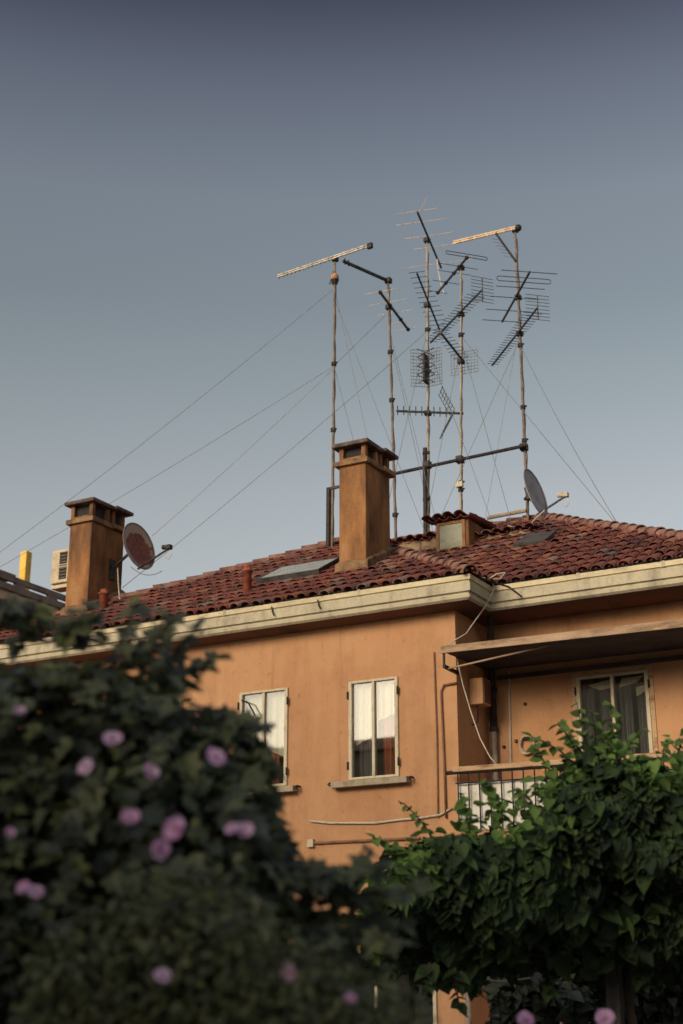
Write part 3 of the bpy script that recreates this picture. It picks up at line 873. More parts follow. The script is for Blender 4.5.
tag(MB().tube(lp, .012, 6).build('aerial_cable', 'white_cable', None, True), 'short loop of pale cable lying on the gutter at the inner corner', 'cable')

# ------------------------------------------------------------------ masts and aerials
MAST = {}
def zat(px, py, y): return on_y(px, py, y).z
def mast(key, base_px, top_px, y, r, material, label, thick=None, lean=None):
    p, q = on_y(*base_px, y), on_y(*top_px, y)
    b = V((p.x, p.y, min(p.z, roof_z(p.x, p.y)) - .1))
    t = empty('aerial_mast', b, label, 'mast', 'rooftop aerial masts')
    k = 10
    pts = [b.lerp(q, i / k) for i in range(k + 1)]
    MB().tube(pts, [r * (1.15 if i < 5 else .95) for i in range(k + 1)], 8).build('pole', material, t)
    if thick:
        q2 = on_y(*thick, y)
        off = V((-.05, -.03, 0))
        MB().tube([b + off, V((q2.x, q2.y, q2.z)) + off], r * 1.9, 10).build('sleeve_pipe', 'dark_iron', t)
        for f in (.5, .95):
            cpt = b.lerp(q2, f)
            MB().bar(cpt + off * 1.8, cpt - off * .6, .09, .05).build('sleeve_clamp', 'dark_iron', t)
    MAST[key] = (b, q, t)
    cps = []
    for i in range(25):
        f = .03 + .93 * i / 24
        cps.append(b.lerp(q, f) + V((r + .012 + .012 * sin(i * 2.1 + y * 3), -r * .6 - .006 * cos(i * 1.7), 0)))
    MB().tube(cps, .009, 5).build('coax_cable', 'black_pipe', t)
    return t
def mpt(key, px, py):
    b, q, t = MAST[key]
    z = on_y(px, py, b.y).z
    f = (z - b.z) / (q.z - b.z)
    return b.lerp(q, f)
m1 = mast('M1', (332, 543), (335, 262), 22.6, .025, 'rust_pole', 'banded rusty mast behind the middle chimney carrying a rust coloured ball near its top')
m2 = mast('M2', (396, 531), (388, 278), 23.4, .024, 'rust_pole', 'dark banded mast just right of the middle chimney, with a dark arm at its top')
m3 = mast('M3', (428, 527), (427, 242), 23.6, .022, 'pale_pole', 'mast carrying the square wire panel aerial, in a thick black sleeve pipe below', thick=(428, 448))
m4 = mast('M4', (460, 518), (461, 270), 23.8, .022, 'pale_pole', 'pale slim mast standing between the panel aerial and the tan topped mast')
m5 = mast('M5', (528, 522), (515, 228), 24.2, .026, 'rust_pole', 'rightmost leaning mast with the tan boom on top and a dish at its foot')
# rotator ball
c = mpt('M1', 333, 278)
MB().sphere(c, .085, 12, 1.15).build('rotator_ball', 'rust_ball', m1, True)
MB().tube([c - V((0, 0, .16)), c - V((0, 0, .06))], [.05, .09], 10).build('rotator_collar', 'dark_iron', m1)
# splash sleeve of the first mast
b1 = mpt('M1', 332, 543); s1 = mpt('M1', 332, 488)
o_ = V((-.07, -.03, 0))
MB().tube([b1 + o_ - V((0, 0, .3)), s1 + o_], .048, 10).build('sleeve_pipe', 'dark_iron', m1)
MB().bar(s1 + o_ * 1.2 - V((0, 0, .02)), s1 + V((.14, .0, -.0)), .05, .05).build('sleeve_clamp', 'dark_iron', m1)
# small joints on the masts
for key, pts in (('M1', ((334, 364), (334, 430))), ('M2', ((391, 352), (393, 400), (395, 515))), ('M3', ((427, 330), (428, 372))), ('M4', ((461, 335), (460, 483), (460, 490))), ('M5', ((521, 334), (522, 345), (525, 407), (527, 440)))):
    for (x, y) in pts:
        c = mpt(key, x, y)
        MB().tube([c - V((0, 0, .035)), c + V((0, 0, .035))], .055, 8).bar(c, c + V((.09, -.04, 0)), .03).build('mast_clamp', 'dark_iron', MAST[key][2])

def aerial(key, mp, a, b, label, els, boom_m='dark_alu', el_m='dark_alu', bw=.04, er=.007, double=False, vertical=False, dz=0, ends=True):
    """yagi: boom level through mast pixel mp, ends at pixels a and b; els: list of (fraction along boom, half length)"""
    mx, my = mp
    if abs(b[0] - a[0]) > 2: my = a[1] + (b[1] - a[1]) * (mx - a[0]) / (b[0] - a[0])
    c = mpt(key, mx, my)
    z = c.z + dz
    A, B = on_z(*a, z), on_z(*b, z)
    # carry the boom over to the mast so that it touches it
    d = (B - A); d.z = 0; dn = d.normalized()
    side = V((-dn.y, dn.x, 0))
    off = (A - c).dot(side)
    A = A - side * off; B = B - side * off
    fr_ = side * (.05 if side.dot(FH) < 0 else -.05)
    A = A + fr_; B = B + fr_
    t = empty('tv_aerial', c, label, 'aerial', 'television aerials on the masts')
    MB().bar(A, B, bw).build('boom', boom_m, t)
    if double: MB().bar(A + V((0, 0, .045)), B + V((0, 0, .045)), bw * .8).build('boom', boom_m, t)
    for f, h in els:
        p = A.lerp(B, f) + V((0, 0, bw * .5))
        if vertical:
            e = MB().tube([p - V((0, 0, h)), p + V((0, 0, h))], er, 6)
        else:
            e = MB().tube([p - side * h, p - side * h * .3 + V((0, 0, U(-.004, .004))), p + side * h], er, 6)
        e.build('element', el_m, t)
    MB().box(c.x - .06, c.x + .06, c.y - .06, c.y + .06, z - .05, z + .05).build('boom_clamp', 'dark_iron', t, bevel=.012)
    return t, A, B, side
def spread(a, b, n, h0, h1): return [(a + (b - a) * i / (n - 1), h0 + (h1 - h0) * i / (n - 1)) for i in range(n)]
def dipole(t, p, side, h, gap=.07, r=.008, mname='dark_alu'):
    pts = []
    for s in (1, -1):
        for i in range(7):
            an = pi / 2 - pi * i / 6 if s > 0 else -pi / 2 - pi * i / 6
            pts.append(p + side * (s * h + cos(an) * gap * .5) + V((0, 0, sin(an) * gap * .5 + .05)))
    pts.append(pts[0])
    MB().tube(pts, r, 6, False).build('folded_dipole', mname, t)

# 1: log-periodic boom on the first mast
t, A, B, sd = aerial('M1', (335, 264), (279, 278), (371, 247), 'long pale ribbed boom aerial across the top of the mast with the rust ball', spread(.02, .98, 22, .06, .035), 'alu', 'dark_alu', .026, .010, True, True)
MB().bar(B - (B - A).normalized() * .05, B + (B - A).normalized() * .06, .07, .11).build('boom_cap', 'dark_iron', t)
MB().tube([mpt('M1', 333, 268), mpt('M1', 327, 285) + V((-.13, 0, 0)), mpt('M1', 331, 282) + V((-.03, 0, 0))], .008, 5).build('lead_wire', 'dark_iron', t)
# 2: dark arm
c = mpt('M2', 388, 281)
t = empty('tv_aerial', c, 'thick bare dark arm reaching left from the top of the second mast', 'aerial', 'television aerials on the masts')
P2 = on_z(343, 261, c.z)
MB().bar(P2, c + (c - P2).normalized() * .05, .05, .05).build('boom', 'dark_alu', t)
MB().box(c.x - .06, c.x + .07, c.y - .06, c.y + .06, c.z - .05, c.z + .06).build('boom_clamp', 'dark_iron', t, bevel=.01)
for f in (.04, .12):
    p = P2.lerp(c, f); MB().tube([p - V((0, 0, .06)), p + V((0, 0, .08))], .012, 6).build('element', 'dark_alu', t)
# 3: small yagi
t, A, B, sd = aerial('M2', (388, 307), (377, 293), (405, 330), 'small dark boom with faint straw coloured rods, on the mast right of the middle chimney', [(.0, .36), (.28, .42), (.55, .40), (.8, .34), (1, .32)], 'dark_alu', 'tan_boom', .04, .006)
for f in (0, .34, .72, 1):
    p = A.lerp(B, f); MB().sphere(p, .045, 8).build('element_mount', 'dark_iron', t)
# 4: vhf on third mast
t, A, B, sd = aerial('M3', (428, 244), (416, 212), (440, 268), 'topmost aerial: dark steep boom with long pale rods on the third mast', [(0, .42), (.18, .52), (.42, .55), (.62, .5), (.93, .8)], 'dark_alu', 'tan_boom', .034, .006)
MB().tube([A - sd * .05, A + V((.28, -.1, .22))], .006, 5).build('element', 'tan_boom', t)
w0 = A.lerp(B, .82)
MB().tube([w0, w0 + V((.02, 0, -.3)), w0 + V((.06, .02, -.6)), w0 + V((.13, .02, -.85))], .014, 6).build('lead_wire', 'white_cable', t)
# 5
t, A, B, sd = aerial('M3', (428, 306), (415, 273), (438, 330), 'second dark aerial down on the third mast, with short dense rods', spread(0, 1, 13, .16, .22), 'dark_alu', 'dark_alu', .030, .0065)
# 6: panel aerials (square wire grids)
def panel(key, px, w, h, label, nx=13, ny=12, face=None):
    c = mpt(key, *px)
    t = empty('panel_aerial', c, label, 'aerial')
    s = face or V((.95, .31, 0)).normalized()
    nrm = V((s.y, -s.x, 0))
    cc = c + nrm * .10
    P = lambda u, v: cc + s * u + V((0, 0, v)) + nrm * (abs(u) * .35)
    g = MB()
    for i in range(nx):
        u = -w / 2 + w * i / (nx - 1)
        if abs(u) < .04: continue
        g.tube([P(u, -h / 2), P(u, h / 2)], .0055, 5)
    for j in range(ny):
        v = -h / 2 + h * j / (ny - 1)
        g.tube([P(-w / 2, v), P(0, v), P(w / 2, v)], .0055, 5)
    g.build('reflector_grid', 'grid', t)
    for k in range(4):
        v = h * (-.36 + .24 * k)
        cb = cc + nrm * .16 + V((0, 0, v))
        MB().tube([cb - s * .17 + V((0, 0, .09)), cb, cb + s * .17 + V((0, 0, .09))], .01, 5).tube([cb - s * .17 - V((0, 0, .09)), cb, cb + s * .17 - V((0, 0, .09))], .01, 5).build('bow_tie', 'dark_alu', t)
    MB().box(cc.x - .025, cc.x + .025, cc.y - .16, cc.y + .02, cc.z - h * .42, cc.z + h * .36).build('spine', 'dark_iron', t, bevel=.01)
    MB().bar(c, cc, .06).build('boom_clamp', 'dark_iron', t)
panel('M3', (427, 371), .62, .80, 'square wire grid panel aerial with dark spine on the third mast')
# 7: horizontal uhf with corner reflector
t, A, B, sd = aerial('M3', (428, 413), (396, 412), (463, 414.5), 'level dark aerial with upright pegs and a corner reflector, low on the third mast', spread(.02, .74, 9, .10, .10), 'dark_alu', 'dark_alu', .036, .010, False, True)
pr = A.lerp(B, .83)
dn = (B - A).normalized()
for sgn in (1, -1):
    g = MB()
    for i in range(7):
        off = V((0, 0, 1)) * (sgn * (.03 + .075 * i)) - dn * (.038 * i)
        g.tube([pr + dn * .02 + off - sd * .2, pr + dn * .02 + off + sd * .2], .007, 5)
    for e in (-.2, 0, .2):
        g.tube([pr + sd * e + V((0, 0, sgn * .03)), pr + sd * e + V((0, 0, sgn * .48)) - dn * .23], .008, 5)
    g.build('reflector_wing', 'grid', t)
# 8: fourth mast top
t, A, B, sd = aerial('M4', (461, 269), (440, 293), (470, 257), 'dark knobbed boom with fine rods at the very top of the pale slim mast', [(.0, .22), (.28, .30), (.55, .36), (.72, .42), (.97, .42)], 'dark_alu', 'dark_alu', .034, .0065)
dipole(t, A.lerp(B, .97), sd, .42)
for f in (0, .28, .55, .72, .97):
    MB().sphere(A.lerp(B, f), .045, 8).build('element_mount', 'dark_iron', t)
# 9: long uhf yagi on fourth mast
def wing_reflector(t, p, sd, dn, w=.24, h=.22):
    for sgn in (1, -1):
        g = MB()
        for i in range(4):
            g.tube([p + V((0, 0, sgn * (.04 + h * i / 3))) + dn * (.02 + .05 * i) * 0 - sd * w, p + V((0, 0, sgn * (.04 + h * i / 3))) + sd * w], .006, 5)
        g.tube([p, p + V((0, 0, sgn * (.04 + h)))], .012, 5)
        g.build('reflector_wing', 'dark_alu', t)
t, A, B, sd = aerial('M4', (460, 313), (432, 343), (484, 290), 'long many-rod aerial with end reflector halfway up the pale slim mast', spread(.02, .88, 19, .13, .19), 'dark_alu', 'dark_alu', .028, .0065)
wing_reflector(t, B, sd, (B - A).normalized())
# 10: grid with diagonal boom, lower on fourth mast
t, A, B, sd = aerial('M4', (460, 362), (437, 333), (461, 363), 'dark diagonal boom before a small grid, low on the pale slim mast', spread(0, .85, 9, .14, .16), 'dark_alu', 'dark_alu', .034, .0065)
dn = (B - A).normalized()
g = MB()
for i in range(8):
    v = -.24 + .48 * i / 7
    g.tube([B - sd * .28 + V((0, 0, v)) + dn * .04 * abs(v), B + sd * .28 + V((0, 0, v)) + dn * .04 * abs(v)], .0055, 5)
for i in range(9):
    u = -.28 + .56 * i / 8
    g.tube([B + sd * u + V((0, 0, -.24)), B + sd * u + V((0, 0, .24))], .0045, 5)
g.build('reflector_grid', 'grid', t)
# 11: tan boom on fifth mast
t, A, B, sd = aerial('M5', (516, 231), (454, 244.5), (519, 229), 'thick tan boom aerial like a flat arm at the top of the rightmost mast', spread(.03, .96, 16, .045, .045), 'tan_boom', 'tan_boom', .032, .012, True, True)
MB().sphere(B, .075, 10).build('boom_cap', 'dark_iron', t, True)
q0 = A.lerp(B, .66); q1 = mpt('M5', 517, 262)
br = MB().bar(q0, q1 + V((0, -.03, 0)), .045).build('brace', 'slot', t)
for i in range(6):
    p = q0.lerp(q1, .25 + .12 * i)
    MB().tube([p - V((.18, .07, -.06)), p], .004, 5).build('element', 'grid', t)
# 12: vhf on fifth
t, A, B, sd = aerial('M5', (520, 298), (506, 322), (534, 272), 'dark aerial with wide level rods on the rightmost mast, above the ladder-like one', [(0, .42), (.22, .46), (.48, .50), (.68, .5), (.98, .56)], 'dark_alu', 'dark_alu', .034, .008)
dipole(t, A.lerp(B, .80), sd, .5, .10)
# 13: long uhf on fifth
t, A, B, sd = aerial('M5', (522, 334), (496, 366), (542, 308), 'long ladder-like aerial with end reflector on the rightmost mast', spread(.02, .9, 22, .12, .19), 'dark_alu', 'dark_alu', .028, .0065)
wing_reflector(t, B, sd, (B - A).normalized())
# stay bar tying the masts together
h0 = on_y(393, 474, 23.35); h1 = on_y(528, 445, 24.1)
t = empty('stay_bar', h0, 'dark horizontal pipe tying the rooftop masts together below the aerials', 'bar')
MB().tube([h0, h1], .034, 10).build('pipe', 'dark_iron', t)
for key, px in (('M3', (428, 465)), ('M4', (460, 460)), ('M5', (527, 447))):
    c = mpt(key, *px)
    MB().box(c.x - .08, c.x + .06, c.y - .09, c.y + .06, c.z - .07, c.z + .07).build('pipe_clamp', 'dark_iron', t, bevel=.015)
p = on_y(424.5, 467, 23.45)
MB().tube([p, V((p.x, p.y, roof_z(p.x, p.y)))], .04, 10).build('strut', 'dark_iron', t)
h0 = on_y(487, 518, 24.0); h1 = on_y(526, 510.5, 24.15)
tag(MB().tube([h0, h1], .04, 8).build('ridge_bar', 'pale_pole'), 'short pale pipe lying just above the ridge at the foot of the rightmost mast', 'bar')
t = empty('mast_box', mpt('M4', 460, 486), 'small pale amplifier box clamped low on the pale slim mast', 'box')
c = mpt('M4', 459, 486)
MB().box(c.x - .075, c.x + .075, c.y - .10, c.y - .03, c.z - .05, c.z + .06).build('box_body', 'box', t, bevel=.01)
MB().tube([c + V((0, -.06, -.05)), c + V((.05, -.06, -.2)), c + V((.02, -.02, -.4))], .01, 5).build('lead_wire', 'dark_iron', t)

# guy wires -------------------------------------------------------------
def roofpt(px, py): # the point of the front roof slopes seen at a pixel
    return on_A(px, py) if px < 440 else on_B(px, py)
def guy(a, b, label, r=.006, drop=.0):
    tag(MB().tube(sag(a, b, drop, 10), r, 5).build('guy_wire', 'wire'), label, 'wire', 'guy wires of the masts')
far = on_y(-60, 605, 22.5)
guy(mpt('M1', 334, 288), on_y(-70, 603, 23.5), 'longest upper guy wire, from below the rust ball down past the left chimney top', .006, .15)
guy(mpt('M1', 334, 366), on_y(-70, 606, 23.2), 'guy wire from the middle of the ball-topped mast running left behind the left chimney', .006, .1)
guy(mpt('M1', 334, 368), on_y(152, 536, 21.6), 'guy wire from the middle of the ball-topped mast ending near the rusty dish', .006, .05)
guy(mpt('M3', 427, 331), on_y(122, 588, 21.2), 'long guy wire from the panel mast down to the foot of the left chimney', .006, .08)
guy(mpt('M2', 388, 312), mpt('M1', 334, 366), 'wire stretched from the small straw rodded aerial to the middle of the ball-topped mast', .005)
guy(mpt('M1', 334, 290), on_B(398, 470) * 0 + V((-11.9, 23.2, 10.0)), 'wire from the rust ball down behind the middle chimney to the ridge', .005)
guy(mpt('M1', 334, 300), V((-11.2, 23.4, 10.0)), 'wire from under the rust ball slanting right to the ridge step', .005)
guy(mpt('M1', 335, 366), V((-12.0, 23.0, 9.9)), 'short inner wire from the middle of the ball-topped mast to the roof', .005)
guy(mpt('M2', 389, 330), V((-10.9, 23.3, 10.0)), 'wire from the straw rodded aerial down to the roof left of the dormer', .005)
guy(mpt('M2', 390, 340), V((-11.1, 23.5, 10.0)), 'slack wire close beside the mast right of the middle chimney', .005, -.12)
guy(mpt('M3', 428, 345), V((-9.9, 23.6, 10.05)), 'wire from the panel mast down to the dormer', .005)
guy(mpt('M3', 428, 330), V((-12.0, 23.0, 10.0)), 'wire from the panel mast crossing left to the roof behind the middle chimney', .005)
guy(mpt('M4', 460, 336), on_B(618, 526), 'guy wire from the pale slim mast down to the right hip', .006)
guy(mpt('M5', 522, 345), on_B(619, 526), 'guy wire from the rightmost mast curving down to the right hip', .006, .12)
guy(mpt('M5', 522, 338), V((-11.1, 23.4, 10.0)), 'wire from the rightmost mast slanting left through the other masts to the ridge', .005)
guy(mpt('M5', 520, 325), V((-10.3, 24.0, 10.15)), 'steep wire from the rightmost mast down to the ridge near its foot', .005)
guy(mpt('M4', 460, 340), V((-9.7, 24.0, 10.2)), 'steep wire from the pale slim mast down to the ridge on its right', .005)
guy(mpt('M4', 461, 345), V((-11.3, 23.4, 10.0)), 'steep wire from the pale slim mast down to the ridge on its left', .005)

# satellite dishes --------------------------------------------------------
def dish(c, dia, az, el, label, face, post_from, arm_len, depth=.09):
    az = radians(az); el = radians(el)
    n = (FH * cos(az) + RT * sin(az)) * cos(el) + V((0, 0, sin(el)))
    s = n.cross(V((0, 0, 1))).normalized(); u = s.cross(n)
    t = empty('satellite_dish', c, label, 'satellite dish')
    mb = MB(); rings, k = 8, 32
    back = MB()
    uv = []
    for target, o in ((mb, 0), (back, -.012)):
        target.v.append(c - n * (depth - o * 0) + n * o)
        for i in range(1, rings + 1):
            r = i / rings
            for j in range(k):
                a = 2 * pi * j / k
                target.v.append(c + (s * cos(a) + u * sin(a) * 1.06) * (dia / 2 * r) + n * (depth * (r * r - 1) + o))
        for j in range(k): target.f.append((0, 1 + j, 1 + (j + 1) % k))
        for i in range(rings - 1):
            for j in range(k):
                a = 1 + i * k + j; b_ = 1 + i * k + (j + 1) % k
                target.f.append((a, a + k, b_ + k, b_))
    N = len(mb.v)
    mb.v += back.v
    mb.f += [tuple(N + q for q in reversed(f)) for f in back.f]
    e0 = 1 + (rings - 1) * k
    for j in range(k): mb.f.append((e0 + j, N + e0 + j, N + e0 + (j + 1) % k, e0 + (j + 1) % k))
    o = mb.build('reflector', face, t, True)
    uvl = o.data.uv_layers.new(name='UVMap')
    o0 = LOC[t.name]
    for lp_ in o.data.loops:
        p = o.data.vertices[lp_.vertex_index].co + o0 - c
        uvl.data[lp_.index].uv = (p.dot(s) / dia * 2, p.dot(u) / dia * 2)
    rim = MB().tube([c + (s * cos(2 * pi * j / 40) + u * sin(2 * pi * j / 40) * 1.06) * dia / 2 for j in range(41)], .012, 6, False)
    rim.build('rim', 'far_trim' if face == 'rusty_dish' else face, t, True)
    low = c - u * dia * .50
    tip = low + n * arm_len + u * .12
    MB().bar(low - n * .1, tip, .03).build('feed_arm', 'dark_iron', t)
    MB().tube([tip - n * .03 + u * .03, tip - n * .14 + u * .08], [.035, .05], 10).box(tip.x - .05, tip.x + .05, tip.y - .05, tip.y + .05, tip.z - .02, tip.z + .07).build('feed_head', 'box' if face == 'dish' else 'dark_iron', t, bevel=.008)
    MB().tube([tip, tip - V((-.06, 0, .14)), tip - V((0, 0, .22)), tip - V((.08, 0, .16)), tip - n * .15 - V((0, 0, .05))], .007, 5).build('feed_wire', 'white_cable', t, True)
    bk = c - n * (depth + .01)
    MB().tube([bk, bk - n * .14 - u * .05, V(post_from)], .03, 8).build('bracket', 'dark_iron', t)
    MB().obox(bk - n * .03, s * .12, u * .12, n * .03).build('back_plate', 'dark_iron', t)
    return t
cl_ = on_y(139, 546, 20.85)
dish(cl_, .90, 123, 12, 'rust stained satellite dish with pale rim on the left chimney', 'rusty_dish', (-16.68, 20.75, cl_.z - .42), .70)
MB_ = MB().box(-16.675, -16.65, 20.68, 20.85, cl_.z - .62, cl_.z - .22)
tag(MB_.build('dish_bracket', 'dark_iron'), 'dark wall bracket of the rusty dish on the side of the left chimney', 'bracket')
lead = [V((-16.53, 20.76, cl_.z - .4)), V((-16.45, 20.7, cl_.z - .7)), V((-16.4, 20.7, cl_.z - 1.05)), V((-16.15, 20.8, cl_.z - 1.25)), V((-16.5, 20.4, cl_.z - 1.45))]
tag(MB().tube(lead, .012, 6).build('aerial_cable', 'white_cable', None, True), 'pale slack cable hanging from the rusty dish to the foot of the left chimney', 'cable')
lead = sag(cl_ + V((-.05, -.15, -.45)), cl_ + V((.65, -.1, -.62)), .12, 8)
tag(MB().tube(lead, .008, 5).build('aerial_cable', 'wire', None, True), 'thin dark looped wire hanging below the rusty dish', 'cable')
cr_ = on_y(535.5, 492, 24.0)
c5 = mpt('M5', 527, 497)
dish(cr_, .90, 122, 13, 'plain grey satellite dish at the foot of the rightmost mast', 'dish', c5, .55)
lead = [on_y(x, y, 23.7) for x, y in ((545, 510), (536, 518), (530, 525), (520, 528), (508, 526), (503, 530), (512, 533), (525, 527))]
tag(MB().tube(lead, .012, 6).build('aerial_cable', 'white_cable', None, True), 'tangle of pale cable lying on the ridge below the grey dish', 'cable')

# beige outdoor unit behind the left chimney
q = on_y(60, 568, 20.9)
t = empty('outdoor_unit', (q.x, q.y, q.z - .35), 'beige outdoor cooling unit fixed to the left side of the left chimney', 'cooling unit')
x0, x1 = on_y(51, 568, 20.75).x, -17.212
z0, z1 = on_y(58, 583, 20.75).z, on_y(58, 550, 20.75).z
MB().box(x0, x1 - .06, 20.75, 21.07, z0, z1).build('unit_body', 'box', t, bevel=.02)
xm = on_y(59.5, 568, 20.75).x; xg = on_y(66.5, 568, 20.75).x
gr = MB()
for k in range(2):
    zz0, zz1 = z0 + (z1 - z0) * (.1 + .46 * k), z0 + (z1 - z0) * (.45 + .46 * k)
    gr.box(xm, xg, 20.738, 20.752, zz0, zz1)
gr.build('unit_grille', 'slot', t)
gr = MB()
for k in range(9):
    zz = z0 + (z1 - z0) * (.12 + .095 * k); gr.box(xm - .01, xg + .01, 20.728, 20.737, zz, zz + .014)
gr.build('grille_slats', 'far_trim', t)
MB().box(x0 + .02, x1 - .002, 20.77, 21.05, z0 - .10, z0 - .03).box(x1 - .06, x1 - .002, 20.8, 21.0, z0 - .03, z1 - .1).build('unit_shelf', 'far_wall', t, bevel=.006)

# ------------------------------------------------------------------ neighbour house at the left
XN = -26.0
z_at = lambda x, y: on_x(x, y, XN)
nb = empty('neighbour_house', (XN - 4, 31, 0), 'neighbouring house with dark slotted eaves beam, at the far left behind the left chimney', 'house')
zt_ = z_at(40, 592).z
MB().box(XN - 11, XN - .75, 20, 40, 0, zt_ - .62).build('wall', 'far_wall', nb)
MB().box(XN - 11.2, XN - .25, 19.6, 40.2, zt_ - .62, zt_ - .50).build('soffit', 'soffit', nb)
MB().box(XN - 11.1, XN - .12, 19.6, 40.2, zt_ - .497, zt_ - .25).build('eaves_board', 'far_board', nb)
MB().box(XN - 11.1, XN, 19.5, 40.3, zt_ - .247, zt_ - .06).build('eaves_beam', 'far_trim', nb, bevel=.02)
rl = MB()
for i in range(14): rl.box(XN - .10, XN - .01, 20.2 + i * 1.35, 20.6 + i * 1.35, zt_ - .07, zt_ + .03)
rl.box(XN - .11, XN, 19.5, 40.3, zt_ + .02, zt_ + .17)
rl.build('eaves_rail', 'far_trim', nb)
ac = z_at(2, 616)
am = MB()
for i in range(11):
    an = pi * i / 10
    for rr in (.85, .60):
        for xx in (XN - .75, XN - .62): am.v.append(V((xx, ac.y + .2 + cos(an) * rr, ac.z - .75 + sin(an) * rr)))
for i in range(10):
    q = i * 4
    am.f += [(q + 1, q + 3, q + 7, q + 5), (q, q + 1, q + 5, q + 4), (q + 2, q + 6, q + 7, q + 3)]
am.build('arch_moulding', 'white_panel', nb)
tp = on_x(16, 579, XN - 1.2)
tm = MB().box(XN - 5, XN - 1.2, tp.y - 5, tp.y, tp.z - .05, tp.z + .12).box(XN - 4.7, XN - 1.6, tp.y - 4.7, tp.y - .4, zt_ - .2, tp.z - .05)
tm.build('roof_turret', 'far_trim', nb, bevel=.02)
pc = on_x(23.5, 590, XN - 1.0); pt = on_x(23.5, 551, XN - 1.0)
tag(MB().box(XN - 1.12, XN - .88, pc.y - .12, pc.y + .12, zt_ - .2, pt.z).build('yellow_post', 'yellow', None, bevel=.02),
    'bright yellow square post rising above the neighbouring eaves at the far left', 'post')

# row of houses across the street behind the viewer: they shade the garden and show as dark outlines in the panes
op = empty('opposite_house', (-15, -15, 0), 'row of houses across the street, seen as dark outlines mirrored in the window panes', 'house')
blocks = ((-60, -22.6, -22, -11, 10.9, 12.5), (-22.5, -15.6, -20, -11, 14.0, 14.9), (-15.5, 24, -22, -11, 9.0, 10.3))
ow = MB()
for xa, xb, ya, yb, ze, zr in blocks: ow.box(xa, xb, ya, yb, 0, ze)
ow.build('wall', 'far_wall', op)
orf = MB()
for xa, xb, ya, yb, ze, zr in blocks:
    xa -= .03; xb += .03; ya -= .4; yb += .4; ze += .003
    ym = (ya + yb) / 2
    orf.add([(xa, ya, ze), (xb, ya, ze), (xb, yb, ze), (xa, yb, ze), (xa, ym, zr), (xb, ym, zr)], [(0, 1, 5, 4), (2, 3, 4, 5), (0, 4, 3), (1, 2, 5), (0, 3, 2, 1)])
orf.build('roof', 'terracotta', op)

# ------------------------------------------------------------------ planting
HEART = [(0, 0), (.32, -.10), (.5, .18), (.44, .5), (.22, .8), (0, 1.05), (-.22, .8), (-.44, .5), (-.5, .18), (-.32, -.10)]
def leaf(mb, p, tip, nrm, size, shape='heart', fold=.14):
    y = tip.normalized(); x = y.cross(nrm)
    if x.length < 1e-3: x = V((1, 0, 0))
    x.normalize(); n = x.cross(y)
    if shape == 'heart': pts = HEART
    elif shape == 'oval': pts = [(0, 0), (.22, .15), (.30, .45), (.17, .8), (0, 1.05), (-.17, .8), (-.30, .45), (-.22, .15)]
    else: pts = [(0, 0), (.25, -.02), (.55, .2), (.34, .36), (.42, .72), (.17, .66), (0, 1.1), (-.17, .66), (-.42, .72), (-.34, .36), (-.55, .2), (-.25, -.02)]
    k = len(pts)
    base = len(mb.v)
    tw = U(-.1, .1)
    for (a, b) in pts:
        mb.v.append(p + x * (a * size) + y * (b * size) + n * (abs(a) * fold * 2 * size - b * b * .22 * size + a * b * tw * size))
    h = k // 2
    if shape == 'lobed':
        # the midrib has interior points so that lobes stay flat
        mb.f.append(tuple(base + i for i in range(0, h + 1)))
        mb.f.append(tuple([base] + [base + i for i in range(h, k)]))
    else:
        mb.f.append(tuple(base + i for i in range(0, h + 1)))
        mb.f.append(tuple([base] + [base + i for i in range(h, k)]))
def rnd(): 
    while True:
        v = V((U(-1, 1), U(-1, 1), U(-1, 1)))
        if .05 < v.length < 1: return v.normalized()
def interp(tab, x):
    if x <= tab[0][0]: return tab[0][1]
    for (a, b), (c, d) in zip(tab, tab[1:]):
        if x <= c: return b + (d - b) * (x - a) / (c - a)
    return tab[-1][1]

def foliage(mb, prof, low, x0, x1, D, depth, count, size, shape, seed, lumps=.2, front=.75, under=0, hang=0):
    """leaves through the volume of a hedge-like mass; prof/low give the top and bottom height against lateral position"""
    random.seed(seed)
    made = 0
    while made < count:
        lat = U(x0, x1)
        zt, zb = interp(prof, lat), interp(low, lat)
        th = U(0, 2 * pi)
        r = 1 - R() ** 1.6 * .55
        ev = V((cos(th), sin(th)))
        if ev.x > 0 and R() > 1 - front: ev.x = -ev.x
        dd, zz = ev.x, ev.y
        # square-ish cross-section
        q = (abs(dd) ** 3 + abs(zz) ** 3) ** (1 / 3)
        dd, zz = dd / q * r, zz / q * r
        ctr = (zt + zb) / 2; hz = (zt - zb) / 2
        p = world(lat, D + dd * depth + under * max(0, -zz) ** 1.5, ctr + zz * hz)
        nz = noise.noise(p * 1.7 + V((seed, 0, 0))) * lumps + noise.noise(p * 4.5) * lumps * .5
        outw = (FH * dd * 1.0 + V((0, 0, zz))).normalized()
        p = p + outw * nz
        n = (outw * .8 + V((0, 0, .55)) + rnd() * .75).normalized()
        tip = V((0, 0, -.8)) + rnd() * .9 + outw * .25
        if hang:
            n = (outw * .9 + V((0, 0, .5)) + rnd() * .6).normalized()
            tip = V((0, 0, -1)) + rnd() * .6 + outw * .3
        tip = tip - n * tip.dot(n)
        if tip.length < .1: continue
        leaf(mb, p, tip, n, size * U(.5, 1.35), shape)
        made += 1
